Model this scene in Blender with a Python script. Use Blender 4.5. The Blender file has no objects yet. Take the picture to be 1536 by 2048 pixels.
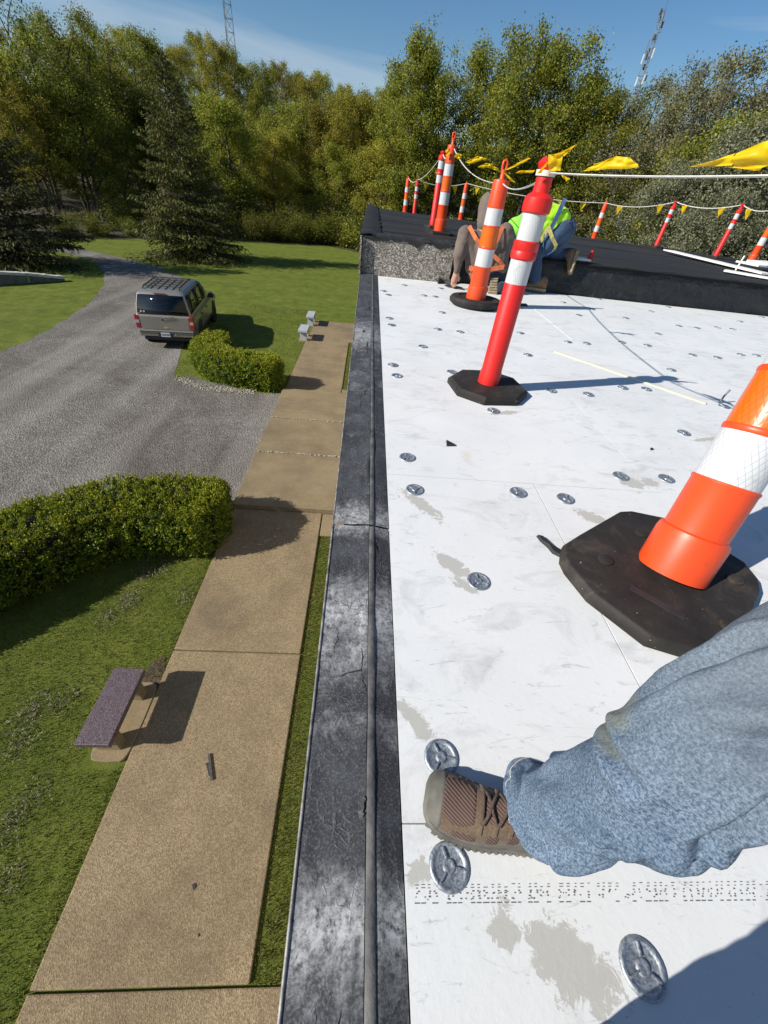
import bpy, bmesh, math, random
import numpy as np
from mathutils import Vector, Matrix, noise as mnoise

scene = bpy.context.scene
COL = scene.collection
random.seed(7)
RNG = np.random.default_rng(11)

# ------------------------------------------------------------------ camera
PITCH, YAW, ROLL, HC, FPX = 0.69336, 0.09999, 0.12478, 0.97045, 790.0
cp, sp, cy, sy = math.cos(PITCH), math.sin(PITCH), math.cos(YAW), math.sin(YAW)
FWD = np.array([sy*cp, cy*cp, -sp]); _r = np.array([cy, -sy, 0.0]); _u = np.cross(_r, FWD)
RGT = math.cos(ROLL)*_r + math.sin(ROLL)*_u
UPV = -math.sin(ROLL)*_r + math.cos(ROLL)*_u
CAMP = np.array([0, 0, HC])
cam_d = bpy.data.cameras.new("camera"); cam = bpy.data.objects.new("camera", cam_d); COL.objects.link(cam)
cam_d.sensor_fit = 'HORIZONTAL'; cam_d.sensor_width = 36.0; cam_d.lens = FPX/1536*36.0
cam_d.clip_start = 0.02; cam_d.clip_end = 2000
M4 = Matrix(((RGT[0], UPV[0], -FWD[0], 0), (RGT[1], UPV[1], -FWD[1], 0), (RGT[2], UPV[2], -FWD[2], HC), (0, 0, 0, 1)))
cam.matrix_world = M4
scene.camera = cam

# ------------------------------------------------------------------ sky, sun, exposure
SUN_EL = math.radians(33.0); SUN_AZ = math.radians(251.3)      # clockwise from +Y
SUN_DIR = Vector((math.sin(SUN_AZ)*math.cos(SUN_EL), math.cos(SUN_AZ)*math.cos(SUN_EL), math.sin(SUN_EL)))
world = bpy.data.worlds.new("World"); scene.world = world; world.use_nodes = True
wn = world.node_tree; wn.nodes.clear()
w_out = wn.nodes.new('ShaderNodeOutputWorld'); w_bg = wn.nodes.new('ShaderNodeBackground')
w_sky = wn.nodes.new('ShaderNodeTexSky'); w_sky.sky_type = 'NISHITA'; w_sky.sun_disc = False
w_sky.sun_elevation = SUN_EL; w_sky.sun_rotation = SUN_AZ
w_sky.air_density = 1.0; w_sky.dust_density = 0.25; w_sky.ozone_density = 2.6; w_sky.altitude = 200
w_bg.inputs['Strength'].default_value = 0.078
w_tc = wn.nodes.new('ShaderNodeTexCoord'); w_map = wn.nodes.new('ShaderNodeMapping')
w_map.inputs['Location'].default_value = (0.35, 0.2, 0.9); w_map.inputs['Rotation'].default_value = (0.0, 0.32, 0.5); w_map.inputs['Scale'].default_value = (1.1, 1.6, 7.5)
w_n = wn.nodes.new('ShaderNodeTexNoise'); w_n.inputs['Scale'].default_value = 1.5; w_n.inputs['Detail'].default_value = 7
w_n.inputs['Distortion'].default_value = 0.6
w_rmp = wn.nodes.new('ShaderNodeValToRGB'); w_rmp.color_ramp.elements[0].position = 0.54; w_rmp.color_ramp.elements[1].position = 0.80
w_rmp.color_ramp.elements[1].color = (.50, .50, .50, 1)
w_mix = wn.nodes.new('ShaderNodeMix'); w_mix.data_type = 'RGBA'
w_mix.inputs[7].default_value = (7.4, 7.7, 8.2, 1)
wn.links.new(w_tc.outputs['Generated'], w_map.inputs['Vector']); wn.links.new(w_map.outputs[0], w_n.inputs['Vector'])
_d1 = FWD + (120-768)/FPX*RGT - (-25-1024)/FPX*UPV; _d2 = FWD + (780-768)/FPX*RGT - (165-1024)/FPX*UPV; _nn = np.cross(_d1, _d2); _nn /= np.linalg.norm(_nn)
w_dot = wn.nodes.new('ShaderNodeVectorMath'); w_dot.operation = 'DOT_PRODUCT'; w_dot.inputs[1].default_value = tuple(_nn); wn.links.new(w_tc.outputs['Generated'], w_dot.inputs[0])
def _wm(op, a, b):
    n_ = wn.nodes.new('ShaderNodeMath'); n_.operation = op
    for k_, v_ in enumerate((a, b)):
        if isinstance(v_, (int, float)): n_.inputs[k_].default_value = v_
        else: wn.links.new(v_, n_.inputs[k_])
    return n_.outputs[0]
_band = _wm('MAXIMUM', _wm('SUBTRACT', 1.0, _wm('MULTIPLY', _wm('ABSOLUTE', w_dot.outputs['Value'], 0.0), 15.0)), 0.0)
wn.links.new(_wm('ADD', w_n.outputs['Fac'], _wm('MULTIPLY', _band, 0.24)), w_rmp.inputs[0]); wn.links.new(w_rmp.outputs[0], w_mix.inputs[0])
w_hs = wn.nodes.new('ShaderNodeHueSaturation'); w_hs.inputs['Saturation'].default_value = 1.22; wn.links.new(w_sky.outputs[0], w_hs.inputs['Color']); wn.links.new(w_hs.outputs[0], w_mix.inputs[6]); wn.links.new(w_mix.outputs[2], w_bg.inputs['Color'])
wn.links.new(w_bg.outputs[0], w_out.inputs['Surface'])

sun_d = bpy.data.lights.new("sun", 'SUN'); sun = bpy.data.objects.new("sun", sun_d); COL.objects.link(sun)
sun_d.energy = 5.0; sun_d.angle = math.radians(0.5); sun_d.color = (1.0, 0.955, 0.88)
sun.location = (-30, -10, 40); sun.rotation_euler = (-SUN_DIR).to_track_quat('-Z', 'Y').to_euler()
vs = scene.view_settings; vs.view_transform = 'Standard'; vs.look = 'None'; vs.exposure = 0.36; vs.gamma = 1.0
vs.use_curve_mapping = False

# ------------------------------------------------------------------ helpers: positions
GZ = -4.40                       # lawn level below the roof
def ray(px, py): return FWD + (px-768)/FPX*RGT - (py-1024)/FPX*UPV
def onz(px, py, z=0.0):
    d = ray(px, py); t = (z-HC)/d[2]; return CAMP + d*t
def at(px, py, D):
    d = ray(px, py); t = D/math.hypot(d[0], d[1]); return CAMP + d*t
def onplane(px, py, p0, n):
    d = ray(px, py); t = np.dot(np.array(p0)-CAMP, n)/np.dot(d, n); return CAMP + d*t

# ------------------------------------------------------------------ helpers: objects
def props(o, label=None, cat=None, group=None, kind=None):
    if label: o['label'] = label
    if cat: o['category'] = cat
    if group: o['group'] = group
    if kind: o['kind'] = kind
    return o
def thing(name, label=None, cat=None, loc=(0, 0, 0), rz=0.0, group=None, kind=None):
    o = bpy.data.objects.new(name, None); COL.objects.link(o)
    o.location = loc; o.rotation_euler = (0, 0, rz); o.empty_display_size = 0.2
    return props(o, label, cat, group, kind)
def link(name, me, mat=None, parent=None, world=False, loc=None):
    o = bpy.data.objects.new(name, me); COL.objects.link(o)
    if mat is not None and len(me.materials) == 0: me.materials.append(mat)
    if parent is not None:
        o.parent = parent
        if world:
            o.matrix_parent_inverse = wmat(parent).inverted()
    if loc is not None: o.location = loc
    return o
def wmat(o):
    m = Matrix.LocRotScale(o.location, o.rotation_euler, o.scale)
    if o.parent: m = wmat(o.parent) @ o.matrix_parent_inverse @ m
    return m
def smooth(me, ang=40):
    me.polygons.foreach_set('use_smooth', [True]*len(me.polygons))
    if ang and ang < 180: me.set_sharp_from_angle(angle=math.radians(ang))
def mesh_np(name, V, F):
    V = np.ascontiguousarray(V, dtype=np.float32); F = np.ascontiguousarray(F, dtype=np.int32); k = F.shape[1]
    me = bpy.data.meshes.new(name)
    me.vertices.add(len(V)); me.vertices.foreach_set('co', V.ravel())
    me.loops.add(F.size); me.loops.foreach_set('vertex_index', F.ravel())
    me.polygons.add(len(F)); me.polygons.foreach_set('loop_start', np.arange(len(F), dtype=np.int32)*k)
    me.update(calc_edges=True); me.validate()
    return me
class MB:
    def __init__(s): s.V = []; s.F = []
    def add(s, V, F):
        b = len(s.V); s.V += [tuple(map(float, v)) for v in V]; s.F += [tuple(i+b for i in f) for f in F]; return s
    def box(s, c, size, rot=None, taper=1.0):
        hx, hy, hz = size[0]/2, size[1]/2, size[2]/2
        V = []
        for z, k in ((-hz, 1), (hz, taper)):
            for x, y in ((-hx, -hy), (hx, -hy), (hx, hy), (-hx, hy)): V.append(Vector((x*k, y*k, z)))
        if rot is not None: V = [rot @ v for v in V]
        V = [v+Vector(c) for v in V]
        return s.add(V, [(3, 2, 1, 0), (4, 5, 6, 7), (0, 1, 5, 4), (1, 2, 6, 5), (2, 3, 7, 6), (3, 0, 4, 7)])
    def tube(s, pts, r, n=8, cap=True, squash=1.0):
        pts = [Vector(p) for p in pts]; rs = r if hasattr(r, '__len__') else [r]*len(pts)
        V = []; F = []; prev = None
        for i, p in enumerate(pts):
            t = (pts[min(i+1, len(pts)-1)]-pts[max(i-1, 0)])
            if t.length < 1e-9: t = Vector((0, 0, 1))
            t.normalize()
            if prev is None:
                a = Vector((0, 0, 1)) if abs(t.z) < .9 else Vector((1, 0, 0)); x = t.cross(a).normalized()
            else:
                x = prev - t*prev.dot(t)
                x = x.normalized() if x.length > 1e-6 else t.orthogonal().normalized()
            y = t.cross(x); prev = x
            for k in range(n):
                a = 2*math.pi*k/n; V.append(p + x*math.cos(a)*rs[i] + y*math.sin(a)*rs[i]*squash)
        for i in range(len(pts)-1):
            for k in range(n):
                k2 = (k+1) % n; F.append((i*n+k, i*n+k2, (i+1)*n+k2, (i+1)*n+k))
        if cap: F.append(tuple(range(n))[::-1]); F.append(tuple((len(pts)-1)*n+k for k in range(n)))
        return s.add(V, F)
    def lathe(s, prof, n=24, M=None, close=False):
        V = []; F = []
        for r, z in prof:
            for k in range(n):
                a = 2*math.pi*k/n; V.append(Vector((r*math.cos(a), r*math.sin(a), z)))
        m = len(prof)
        for i in range(m-1):
            for k in range(n):
                k2 = (k+1) % n; F.append((i*n+k, i*n+k2, (i+1)*n+k2, (i+1)*n+k))
        if prof[0][0] > 1e-6: F.append(tuple(range(n))[::-1])
        if prof[-1][0] > 1e-6: F.append(tuple((m-1)*n+k for k in range(n)))
        if M is not None: V = [M @ v for v in V]
        return s.add(V, F)
    def loft(s, rings, closed=True, cap=True):
        n = len(rings[0]); V = [p for r in rings for p in r]; F = []
        for i in range(len(rings)-1):
            for k in range(n if closed else n-1):
                k2 = (k+1) % n; F.append((i*n+k, i*n+k2, (i+1)*n+k2, (i+1)*n+k))
        if cap and closed: F.append(tuple(range(n))[::-1]); F.append(tuple((len(rings)-1)*n+k for k in range(n)))
        return s.add(V, F)
    def prism(s, poly, z0, z1):
        n = len(poly); V = [(x, y, z0) for x, y in poly]+[(x, y, z1) for x, y in poly]
        F = [tuple(range(n))[::-1], tuple(range(n, 2*n))]+[(i, (i+1) % n, n+(i+1) % n, n+i) for i in range(n)]
        return s.add(V, F)
    def build(s, name, mat=None, parent=None, world=False, sm=None, bevel=0, seg=1, fix=True):
        me = bpy.data.meshes.new(name); me.from_pydata(s.V, [], s.F)
        if fix or bevel:
            bm = bmesh.new(); bm.from_mesh(me); bmesh.ops.remove_doubles(bm, verts=bm.verts, dist=1e-5)
            bmesh.ops.recalc_face_normals(bm, faces=bm.faces)
            if bevel:
                ed = [e for e in bm.edges if len(e.link_faces) == 2 and e.calc_face_angle(0) > 0.5]
                bmesh.ops.bevel(bm, geom=ed, offset=bevel, segments=seg, profile=.5, affect='EDGES', clamp_overlap=True)
            bm.to_mesh(me); bm.free()
        if sm is not None: smooth(me, sm)
        return link(name, me, mat, parent, world)
def copy_tree(o, parent=None):
    c = o.copy(); COL.objects.link(c)
    if parent is not None: c.parent = parent
    for ch in KIDS.get(o.name, []): copy_tree_child(ch, c)
    return c
KIDS = {}
def copy_tree_child(ch, par):
    k = ch.copy(); COL.objects.link(k); k.parent = par
    for g in KIDS.get(ch.name, []): copy_tree_child(g, k)
def reg(root):
    def walk(o):
        KIDS[o.name] = [x for x in bpy.data.objects if x.parent == o]
        for x in KIDS[o.name]: walk(x)
    walk(root)
def quads_cloud(C, L, W, rng, up=None, bias=0.0, dirs=None):
    """leaf shaped quads (diamonds) at centres C"""
    n = len(C)
    u = rng.normal(size=(n, 3)) if dirs is None else dirs + rng.normal(size=(n, 3))*0.35
    u /= np.linalg.norm(u, axis=1, keepdims=True)+1e-9
    v = rng.normal(size=(n, 3))
    if up is not None: v = np.cross(u, up + rng.normal(size=(n, 3))*bias)
    else: v = np.cross(u, v)
    v /= np.linalg.norm(v, axis=1, keepdims=True)+1e-9
    L = np.asarray(L).reshape(-1, 1)*np.ones((n, 1)); W = np.asarray(W).reshape(-1, 1)*np.ones((n, 1))
    V = np.stack([C-u*L*.5, C+v*W*.5+u*L*.05, C+u*L*.5, C-v*W*.5+u*L*.05], 1).reshape(-1, 3)
    F = np.arange(4*n).reshape(n, 4)
    return V, F

# ------------------------------------------------------------------ helpers: materials
class Mt:
    def __init__(s, name):
        s.m = bpy.data.materials.new(name); s.m.use_nodes = True; s.t = s.m.node_tree
        s.b = s.t.nodes['Principled BSDF']; s.out = s.t.nodes['Material Output']; s._co = None
    def n(s, typ, ins=None, **kw):
        nd = s.t.nodes.new('ShaderNode'+typ)
        for k, v in kw.items(): setattr(nd, k, v)
        for k, v in (ins or {}).items(): s.set(nd.inputs[k], v)
        return nd
    def set(s, sock, v):
        if isinstance(v, bpy.types.NodeSocket): s.t.links.new(v, sock)
        else:
            if isinstance(v, tuple) and len(v) == 3 and sock.type == 'RGBA': v = (*v, 1)
            sock.default_value = v
    def co(s, world=False):
        if world: return s.n('NewGeometry').outputs['Position']
        return s.n('TexCoord').outputs['Object']
    def noise(s, scale, detail=4, rough=.55, vec=None, dist=0.0):
        return s.n('TexNoise', {'Vector': vec if vec is not None else s.co(), 'Scale': scale, 'Detail': detail, 'Roughness': rough, 'Distortion': dist}).outputs['Fac']
    def ramp(s, fac, stops, interp='LINEAR'):
        r = s.n('ValToRGB', {0: fac}); cr = r.color_ramp; cr.interpolation = interp
        while len(cr.elements) < len(stops): cr.elements.new(.5)
        for e, (p, c) in zip(cr.elements, stops):
            e.position = p; e.color = (*c, 1) if isinstance(c, tuple) else (c, c, c, 1)
        return r.outputs[0]
    def mix(s, f, a, b, mode='MIX'):
        m = s.n('Mix', data_type='RGBA', blend_type=mode); s.set(m.inputs[0], f); s.set(m.inputs[6], a); s.set(m.inputs[7], b); return m.outputs[2]
    def math(s, op, a, b=0.0, c=None, clamp=False):
        m = s.n('Math', operation=op, use_clamp=clamp); s.set(m.inputs[0], a); s.set(m.inputs[1], b)
        if c is not None: s.set(m.inputs[2], c)
        return m.outputs[0]
    def bump(s, h, strength=.3, dist=.01):
        b = s.n('Bump', {'Height': h, 'Strength': strength, 'Distance': dist}); s.set(s.b.inputs['Normal'], b.outputs[0]); return b
    def base(s, c): s.set(s.b.inputs['Base Color'], c); return s
    def set_b(s, **kw):
        for k, v in kw.items(): s.set(s.b.inputs[k.replace('_', ' ')], v)
        return s
def simple(name, c1, c2=None, scale=8, rough=.6, bump=0.0, bscale=60, metallic=0.0, bdist=.004, spec=.5, coat=0):
    m = Mt(name)
    if c2 is None: c2 = tuple(x*.8 for x in c1)
    m.base(m.ramp(m.noise(scale, 5), [(.35, c1), (.65, c2)]))
    m.set_b(Roughness=rough, Metallic=metallic, Specular_IOR_Level=spec, Coat_Weight=coat)
    if bump: m.bump(m.noise(bscale, 3), bump, bdist)
    return m.m
def foliage(name, cols, trans=.35, hue=.03, rough=.6):
    m = Mt(name); g = m.n('NewGeometry'); oi = m.n('ObjectInfo')
    f = m.math('ADD', m.math('MULTIPLY', g.outputs['Random Per Island'], .8), m.math('MULTIPLY', oi.outputs['Random'], .2))
    stops = [(i/(len(cols)-1), c) for i, c in enumerate(cols)]
    c = m.ramp(f, stops)
    h = m.n('HueSaturation', {'Color': c, 'Hue': m.math('ADD', m.math('MULTIPLY', m.math('SUBTRACT', oi.outputs['Random'], .5), hue), .5), 'Value': m.math('ADD', m.math('MULTIPLY', oi.outputs['Random'], .35), .82)})
    m.base(h.outputs[0]).set_b(Roughness=rough, Specular_IOR_Level=.25)
    tr = m.n('BsdfTranslucent', {'Color': h.outputs[0]}); mx = m.n('MixShader', {0: trans, 1: m.b.outputs[0], 2: tr.outputs[0]})
    m.t.links.new(mx.outputs[0], m.out.inputs['Surface'])
    return m.m

MAT = {}
def make_materials():
    # ---- lawn
    m = Mt('lawn'); P = m.co(True)
    big = m.noise(.35, 4, .6, P); mid = m.noise(2.2, 5, .65, P); fine = m.noise(38, 3, .7, P)
    c = m.ramp(mid, [(.3, (.070, .100, .013)), (.5, (.125, .155, .020)), (.72, (.215, .212, .046))])
    c = m.mix(m.math('MULTIPLY', big, .55), c, m.ramp(fine, [(.3, (.055, .092, .011)), (.7, (.165, .190, .036))]))
    st = m.n('TexWave', {'Vector': P, 'Scale': .16, 'Distortion': 2.5, 'Detail': 2.0}, wave_type='BANDS', bands_direction='Y')
    c = m.mix(m.math('MULTIPLY', st.outputs['Fac'], .22), c, (.175, .205, .030))
    pale = m.ramp(m.noise(1.3, 6, .75, P), [(.66, 0.0), (.76, 1.0)]); pf = m.ramp(m.noise(30, 2, .6, P), [(.48, 0.0), (.6, 1.0)])
    c = m.mix(m.math('MULTIPLY', m.math('MULTIPLY', pale, pf), .6), c, (.36, .33, .21))
    m.base(c).set_b(Roughness=.85, Specular_IOR_Level=.15); m.bump(m.noise(60, 4, .75, P), .9, .03); MAT['lawn'] = m.m
    # ---- forest floor
    m = Mt('forest_floor'); P = m.co(True)
    m.base(m.ramp(m.noise(.8, 6, .7, P), [(.3, (.030, .032, .012)), (.5, (.075, .056, .030)), (.7, (.045, .060, .014))])).set_b(Roughness=.95)
    m.bump(m.noise(3, 5, .7, P), 1.0, .3); MAT['floor'] = m.m
    # ---- gravel drive
    m = Mt('gravel'); P = m.co(True)
    vo = m.n('TexVoronoi', {'Vector': P, 'Scale': 26.0}, feature='F1'); vo2 = m.n('TexVoronoi', {'Vector': P, 'Scale': 70.0}, feature='F1')
    c = m.ramp(m.n('SeparateColor', {0: vo.outputs['Color']}).outputs[0], [(.1, (.100, .088, .072)), (.5, (.185, .165, .138)), (.9, (.32, .292, .25))])
    c = m.mix(.45, c, m.ramp(m.n('SeparateColor', {0: vo2.outputs['Color']}).outputs[0], [(.1, (.10, .09, .08)), (.9, (.36, .335, .30))]))
    dk = m.ramp(m.noise(.45, 5, .65, P, .8), [(.40, 0.0), (.68, 1.0)])
    c = m.mix(m.math('MULTIPLY', dk, .6), c, (.078, .064, .056))
    w = m.n('Mapping', {'Vector': P, 'Rotation': (0, 0, -.45), 'Scale': (1.0, .06, 1)}); tr = m.ramp(m.noise(.75, 3, .5, w.outputs[0]), [(.5, 0.0), (.7, 1.0)])
    c = m.mix(m.math('MULTIPLY', tr, .4), c, (.40, .375, .335))
    m.base(c).set_b(Roughness=.95, Specular_IOR_Level=.2); m.bump(m.math('ADD', vo.outputs['Distance'], m.math('MULTIPLY', vo2.outputs['Distance'], .5)), .8, .03); MAT['gravel'] = m.m
    # ---- exposed aggregate concrete (walk) and smooth concrete
    for nm, cols, sc, bs in (('walk', ((.130, .094, .052), (.265, .195, .110), (.40, .315, .195)), 85.0, .6), ('slab', ((.205, .152, .083), (.258, .196, .112), (.315, .245, .148)), 90.0, .25)):
        m = Mt(nm); P = m.co(True)
        vo = m.n('TexVoronoi', {'Vector': P, 'Scale': sc}, feature='F1')
        c = m.ramp(m.n('SeparateColor', {0: vo.outputs['Color']}).outputs[0], [(.05, cols[0]), (.5, cols[1]), (.95, cols[2])])
        c = m.mix(.45, c, cols[1])
        st = m.ramp(m.noise(.9, 6, .7, P), [(.42, 0.0), (.66, 1.0)]); c = m.mix(m.math('MULTIPLY', st, .6), c, (.120, .092, .060))
        if nm == 'slab':
            mp = m.n('Mapping', {'Vector': P, 'Scale': (.5, 2.2, 1)}); b2 = m.ramp(m.noise(1.6, 6, .7, mp.outputs[0]), [(.48, 0.0), (.72, 1.0)])
            c = m.mix(m.math('MULTIPLY', b2, .45), c, (.150, .118, .07))
        sp_ = m.ramp(m.noise(120, 2, .6, P), [(.68, 0.0), (.74, 1.0)]); c = m.mix(m.math('MULTIPLY', sp_, .45), c, (.05, .04, .03))
        m.base(c).set_b(Roughness=.9, Specular_IOR_Level=.25); m.bump(m.math('ADD', vo.outputs['Distance'], m.math('MULTIPLY', m.noise(160, 2, .6, P), .5)), bs, .006); MAT[nm] = m.m
    # ---- white roof boards with scuffs
    m = Mt('roof_board'); P = m.co(True)
    big = m.noise(1.4, 6, .65, P, .5)
    c = m.ramp(big, [(.3, (.635, .645, .635)), (.6, (.715, .715, .70))])
    mp = m.n('Mapping', {'Vector': P, 'Rotation': (0, 0, .6), 'Scale': (1.0, 1.7, 1)}); sm_ = m.ramp(m.noise(3.2, 7, .72, mp.outputs[0], 1.2), [(.52, 0.0), (.68, 1.0)])
    c = m.mix(m.math('MULTIPLY', sm_, .6), c, (.46, .46, .45))
    mp = m.n('Mapping', {'Vector': P, 'Rotation': (0, 0, -.9), 'Scale': (1.0, 3.5, 1)}); sc_ = m.ramp(m.noise(7.0, 5, .7, mp.outputs[0], 2.0), [(.60, 0.0), (.68, 1.0)])
    c = m.mix(m.math('MULTIPLY', sc_, .55), c, (.36, .36, .36))
    spk = m.ramp(m.noise(95, 2, .5, P), [(.70, 0.0), (.75, 1.0)]); c = m.mix(m.math('MULTIPLY', spk, .42), c, (.36, .36, .36))
    warm = m.ramp(m.noise(.7, 4, .6, P), [(.55, 0.0), (.8, 1.0)]); c = m.mix(m.math('MULTIPLY', warm, .25), c, (.72, .69, .60))
    # worn patches where the facer has rubbed off (real places on this roof)
    mask = None; rub = m.noise(34, 5, .75, P, .6)
    for (px, py, rx, ry, ang) in ((1145, 1930, .085, .045, -.5), (1010, 1850, .03, .03, 0), (905, 1130, .09, .03, -.75), (930, 1170, .05, .02, -.7), (830, 1440, .055, .022, -.9), (1185, 1035, .07, .035, -.5), (1265, 965, .07, .05, -.4), (1300, 965, .05, .04, .3), (845, 1010, .12, .03, -.9), (1420, 878, .14, .02, .3), (1010, 826, .10, .025, .3), (840, 1745, .03, .02, 0)):
        q = onz(px, py)
        mp = m.n('Mapping', {'Vector': P, 'Location': tuple(-x for x in (Matrix.Rotation(-ang, 3, 'Z') @ Vector((q[0], q[1], 0)))), 'Rotation': (0, 0, -ang)})
        mp2 = m.n('VectorMath', {0: mp.outputs[0], 1: (1/rx, 1/ry, 0)}, operation='MULTIPLY')
        d = m.n('VectorMath', {0: mp2.outputs[0]}, operation='LENGTH').outputs['Value']
        v = m.ramp(m.math('SUBTRACT', m.math('ADD', m.math('MULTIPLY', rub, 1.5), .25), m.math('MULTIPLY', d, .5)), [(.50, 0.0), (.60, 1.0)])
        mask = v if mask is None else m.math('MAXIMUM', mask, v)
    c = m.mix(m.math('MULTIPLY', mask, .85), c, (.42, .405, .36))
    q = onz(935, 915)
    dd = m.n('VectorMath', {0: m.n('VectorMath', {0: P, 1: (-q[0], -q[1], 0)}, operation='ADD').outputs[0], 1: (14, 6, 0)}, operation='MULTIPLY')
    ye = m.ramp(m.math('ADD', m.n('VectorMath', {0: dd.outputs[0]}, operation='LENGTH').outputs['Value'], m.math('MULTIPLY', m.noise(12, 4, .7, P), 1.2)), [(.7, 1.0), (1.3, 0.0)])
    c = m.mix(m.math('MULTIPLY', ye, .4), c, (.60, .53, .36))
    m.base(c).set_b(Roughness=.72, Specular_IOR_Level=.3); m.bump(m.math('ADD', m.noise(70, 3, .6, P), m.math('MULTIPLY', mask, -.6)), .25, .002); MAT['board'] = m.m
    # ---- weathered black flashing on the roof edge
    m = Mt('edge_membrane'); P = m.co(True); sx = m.n('SeparateXYZ', {0: P})
    n1 = m.noise(5, 6, .7, P, .2); n2 = m.noise(60, 5, .8, P); n3 = m.noise(230, 3, .7, P)
    c = m.ramp(n1, [(.3, (.018, .019, .021)), (.5, (.036, .038, .042)), (.72, (.082, .086, .093))])
    c = m.mix(m.math('MULTIPLY', m.ramp(n3, [(.50, 0.0), (.66, 1.0)]), .45), c, (.19, .19, .195))
    band = None
    for py, wd, am in ((1235, 5.0, 1.0), (1300, 6.0, .7), (1860, 9.0, 1.0), (1040, 7.0, .9), (668, 1.6, .8), (1450, 9.0, .35), (1970, 14.0, .5), (760, 1.2, .25)):
        yc = float(onz(690, py)[1]); g = m.math('MULTIPLY', m.math('SUBTRACT', 1.0, m.math('MULTIPLY', m.math('ABSOLUTE', m.math('SUBTRACT', sx.outputs[1], yc)), wd), clamp=True), am); band = g if band is None else m.math('MAXIMUM', band, g)
    ch = m.ramp(m.math('ADD', m.math('MULTIPLY', band, .42), m.math('MULTIPLY', m.noise(9, 8, .82, P, .6), .95)), [(.56, 0.0), (.92, 1.0)])
    c = m.mix(m.math('MULTIPLY', m.math('MULTIPLY', ch, m.ramp(n2, [(.34, 0.0), (.58, 1.0)])), .95), c, (.50, .50, .495))
    wp = m.n('VectorMath', {0: P, 1: m.n('VectorMath', {0: m.n('TexNoise', {'Vector': P, 'Scale': 14.0, 'Detail': 4.0}).outputs['Color'], 1: (.06, .06, 0)}, operation='MULTIPLY').outputs[0]}, operation='ADD').outputs[0]
    cv = m.n('TexVoronoi', {'Vector': wp, 'Scale': 46.0}, feature='DISTANCE_TO_EDGE').outputs['Distance']
    patch = m.ramp(m.noise(6.5, 4, .7, P, .4), [(.50, 0.0), (.60, 1.0)]); crin = m.math('MULTIPLY', m.ramp(cv, [(.01, 1.0), (.10, 0.0)]), patch)
    c = m.mix(m.math('MULTIPLY', crin, .5), c, (.15, .15, .155))
    vo = m.n('TexVoronoi', {'Vector': m.n('Mapping', {'Vector': wp, 'Scale': (1.6, .55, 1)}).outputs[0], 'Scale': 6.0}, feature='DISTANCE_TO_EDGE').outputs['Distance']
    crk = m.math('MULTIPLY', m.ramp(vo, [(.002, 1.0), (.010, 0.0)]), m.ramp(m.noise(3.0, 2, .5, P), [(.53, 0.0), (.58, 1.0)])); c = m.mix(crk, c, (.004, .004, .004))
    m.base(c).set_b(Roughness=.78, Specular_IOR_Level=.3)
    m.bump(m.math('SUBTRACT', m.math('ADD', m.math('ADD', m.math('MULTIPLY', n2, .35), m.math('MULTIPLY', crin, .5)), m.math('MULTIPLY', n1, .4)), crk), .55, .005); MAT['edge'] = m.m
    MAT['seam'] = simple('seam_membrane', (.045, .045, .046), (.15, .145, .135), 18, .75, .5, 90)
    # ---- black roofing sheet (upper roof)
    m = Mt('black_roofing'); P = m.co(True)
    mp = m.n('Mapping', {'Vector': P, 'Scale': (.35, 2.4, 1.0)})
    n1 = m.noise(1.5, 6, .7, mp.outputs[0], .5)
    c = m.ramp(n1, [(.3, (.014, .014, .014)), (.6, (.030, .030, .030)), (.8, (.085, .083, .080))])
    m.base(c).set_b(Roughness=.8, Specular_IOR_Level=.25); m.bump(m.math('ADD', n1, m.math('MULTIPLY', m.noise(22, 4, .7, P), .3)), .6, .02); MAT['roofing'] = m.m
    m = Mt('tar_wall'); P = m.co(True)
    c = m.ramp(m.noise(5, 6, .7, P, .6), [(.3, (.006, .006, .007)), (.6, (.014, .014, .015)), (.85, (.045, .042, .040))])
    m.base(c).set_b(Roughness=.42, Specular_IOR_Level=.5); m.bump(m.noise(9, 6, .7, P, .5), .9, .03); MAT['tar'] = m.m
    # ---- pebble dash facade
    m = Mt('pebble_panel'); P = m.co(True)
    vo = m.n('TexVoronoi', {'Vector': P, 'Scale': 75.0}, feature='F1'); e = m.n('TexVoronoi', {'Vector': P, 'Scale': 75.0}, feature='DISTANCE_TO_EDGE')
    c = m.ramp(m.n('SeparateColor', {0: vo.outputs['Color']}).outputs[0], [(.0, (.10, .085, .07)), (.35, (.24, .205, .165)), (.7, (.42, .385, .33)), (1.0, (.66, .63, .57))])
    c = m.mix(m.ramp(e.outputs['Distance'], [(.02, 1.0), (.12, 0.0)]), c, (.07, .062, .052))
    m.base(c).set_b(Roughness=.8); m.bump(vo.outputs['Distance'], -1.0, .012); MAT['pebble'] = m.m
    # ---- metals
    m = Mt('galvanised'); P = m.co()
    vo = m.n('TexVoronoi', {'Vector': P, 'Scale': 260.0}, feature='F1'); s_ = m.n('SeparateColor', {0: vo.outputs['Color']}).outputs[0]
    m.base(m.ramp(s_, [(0.0, (.25, .28, .31)), (1.0, (.44, .47, .50))])).set_b(Metallic=.75, Roughness=m.math('ADD', m.math('MULTIPLY', s_, .2), .42)); MAT['galv'] = m.m
    MAT['edge_metal'] = simple('edge_metal', (.10, .095, .088), (.34, .325, .30), 30, .55, .3, 80, .3)
    MAT['tower_metal'] = simple('tower_metal', (.16, .18, .20), (.24, .26, .28), .6, .6, 0, 1, .2)
    MAT['antenna'] = simple('antenna', (.75, .76, .78), (.6, .62, .64), .6, .5)
    MAT['antenna_dark'] = simple('antenna_dark', (.05, .06, .07), (.09, .10, .12), .6, .5)
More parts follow.
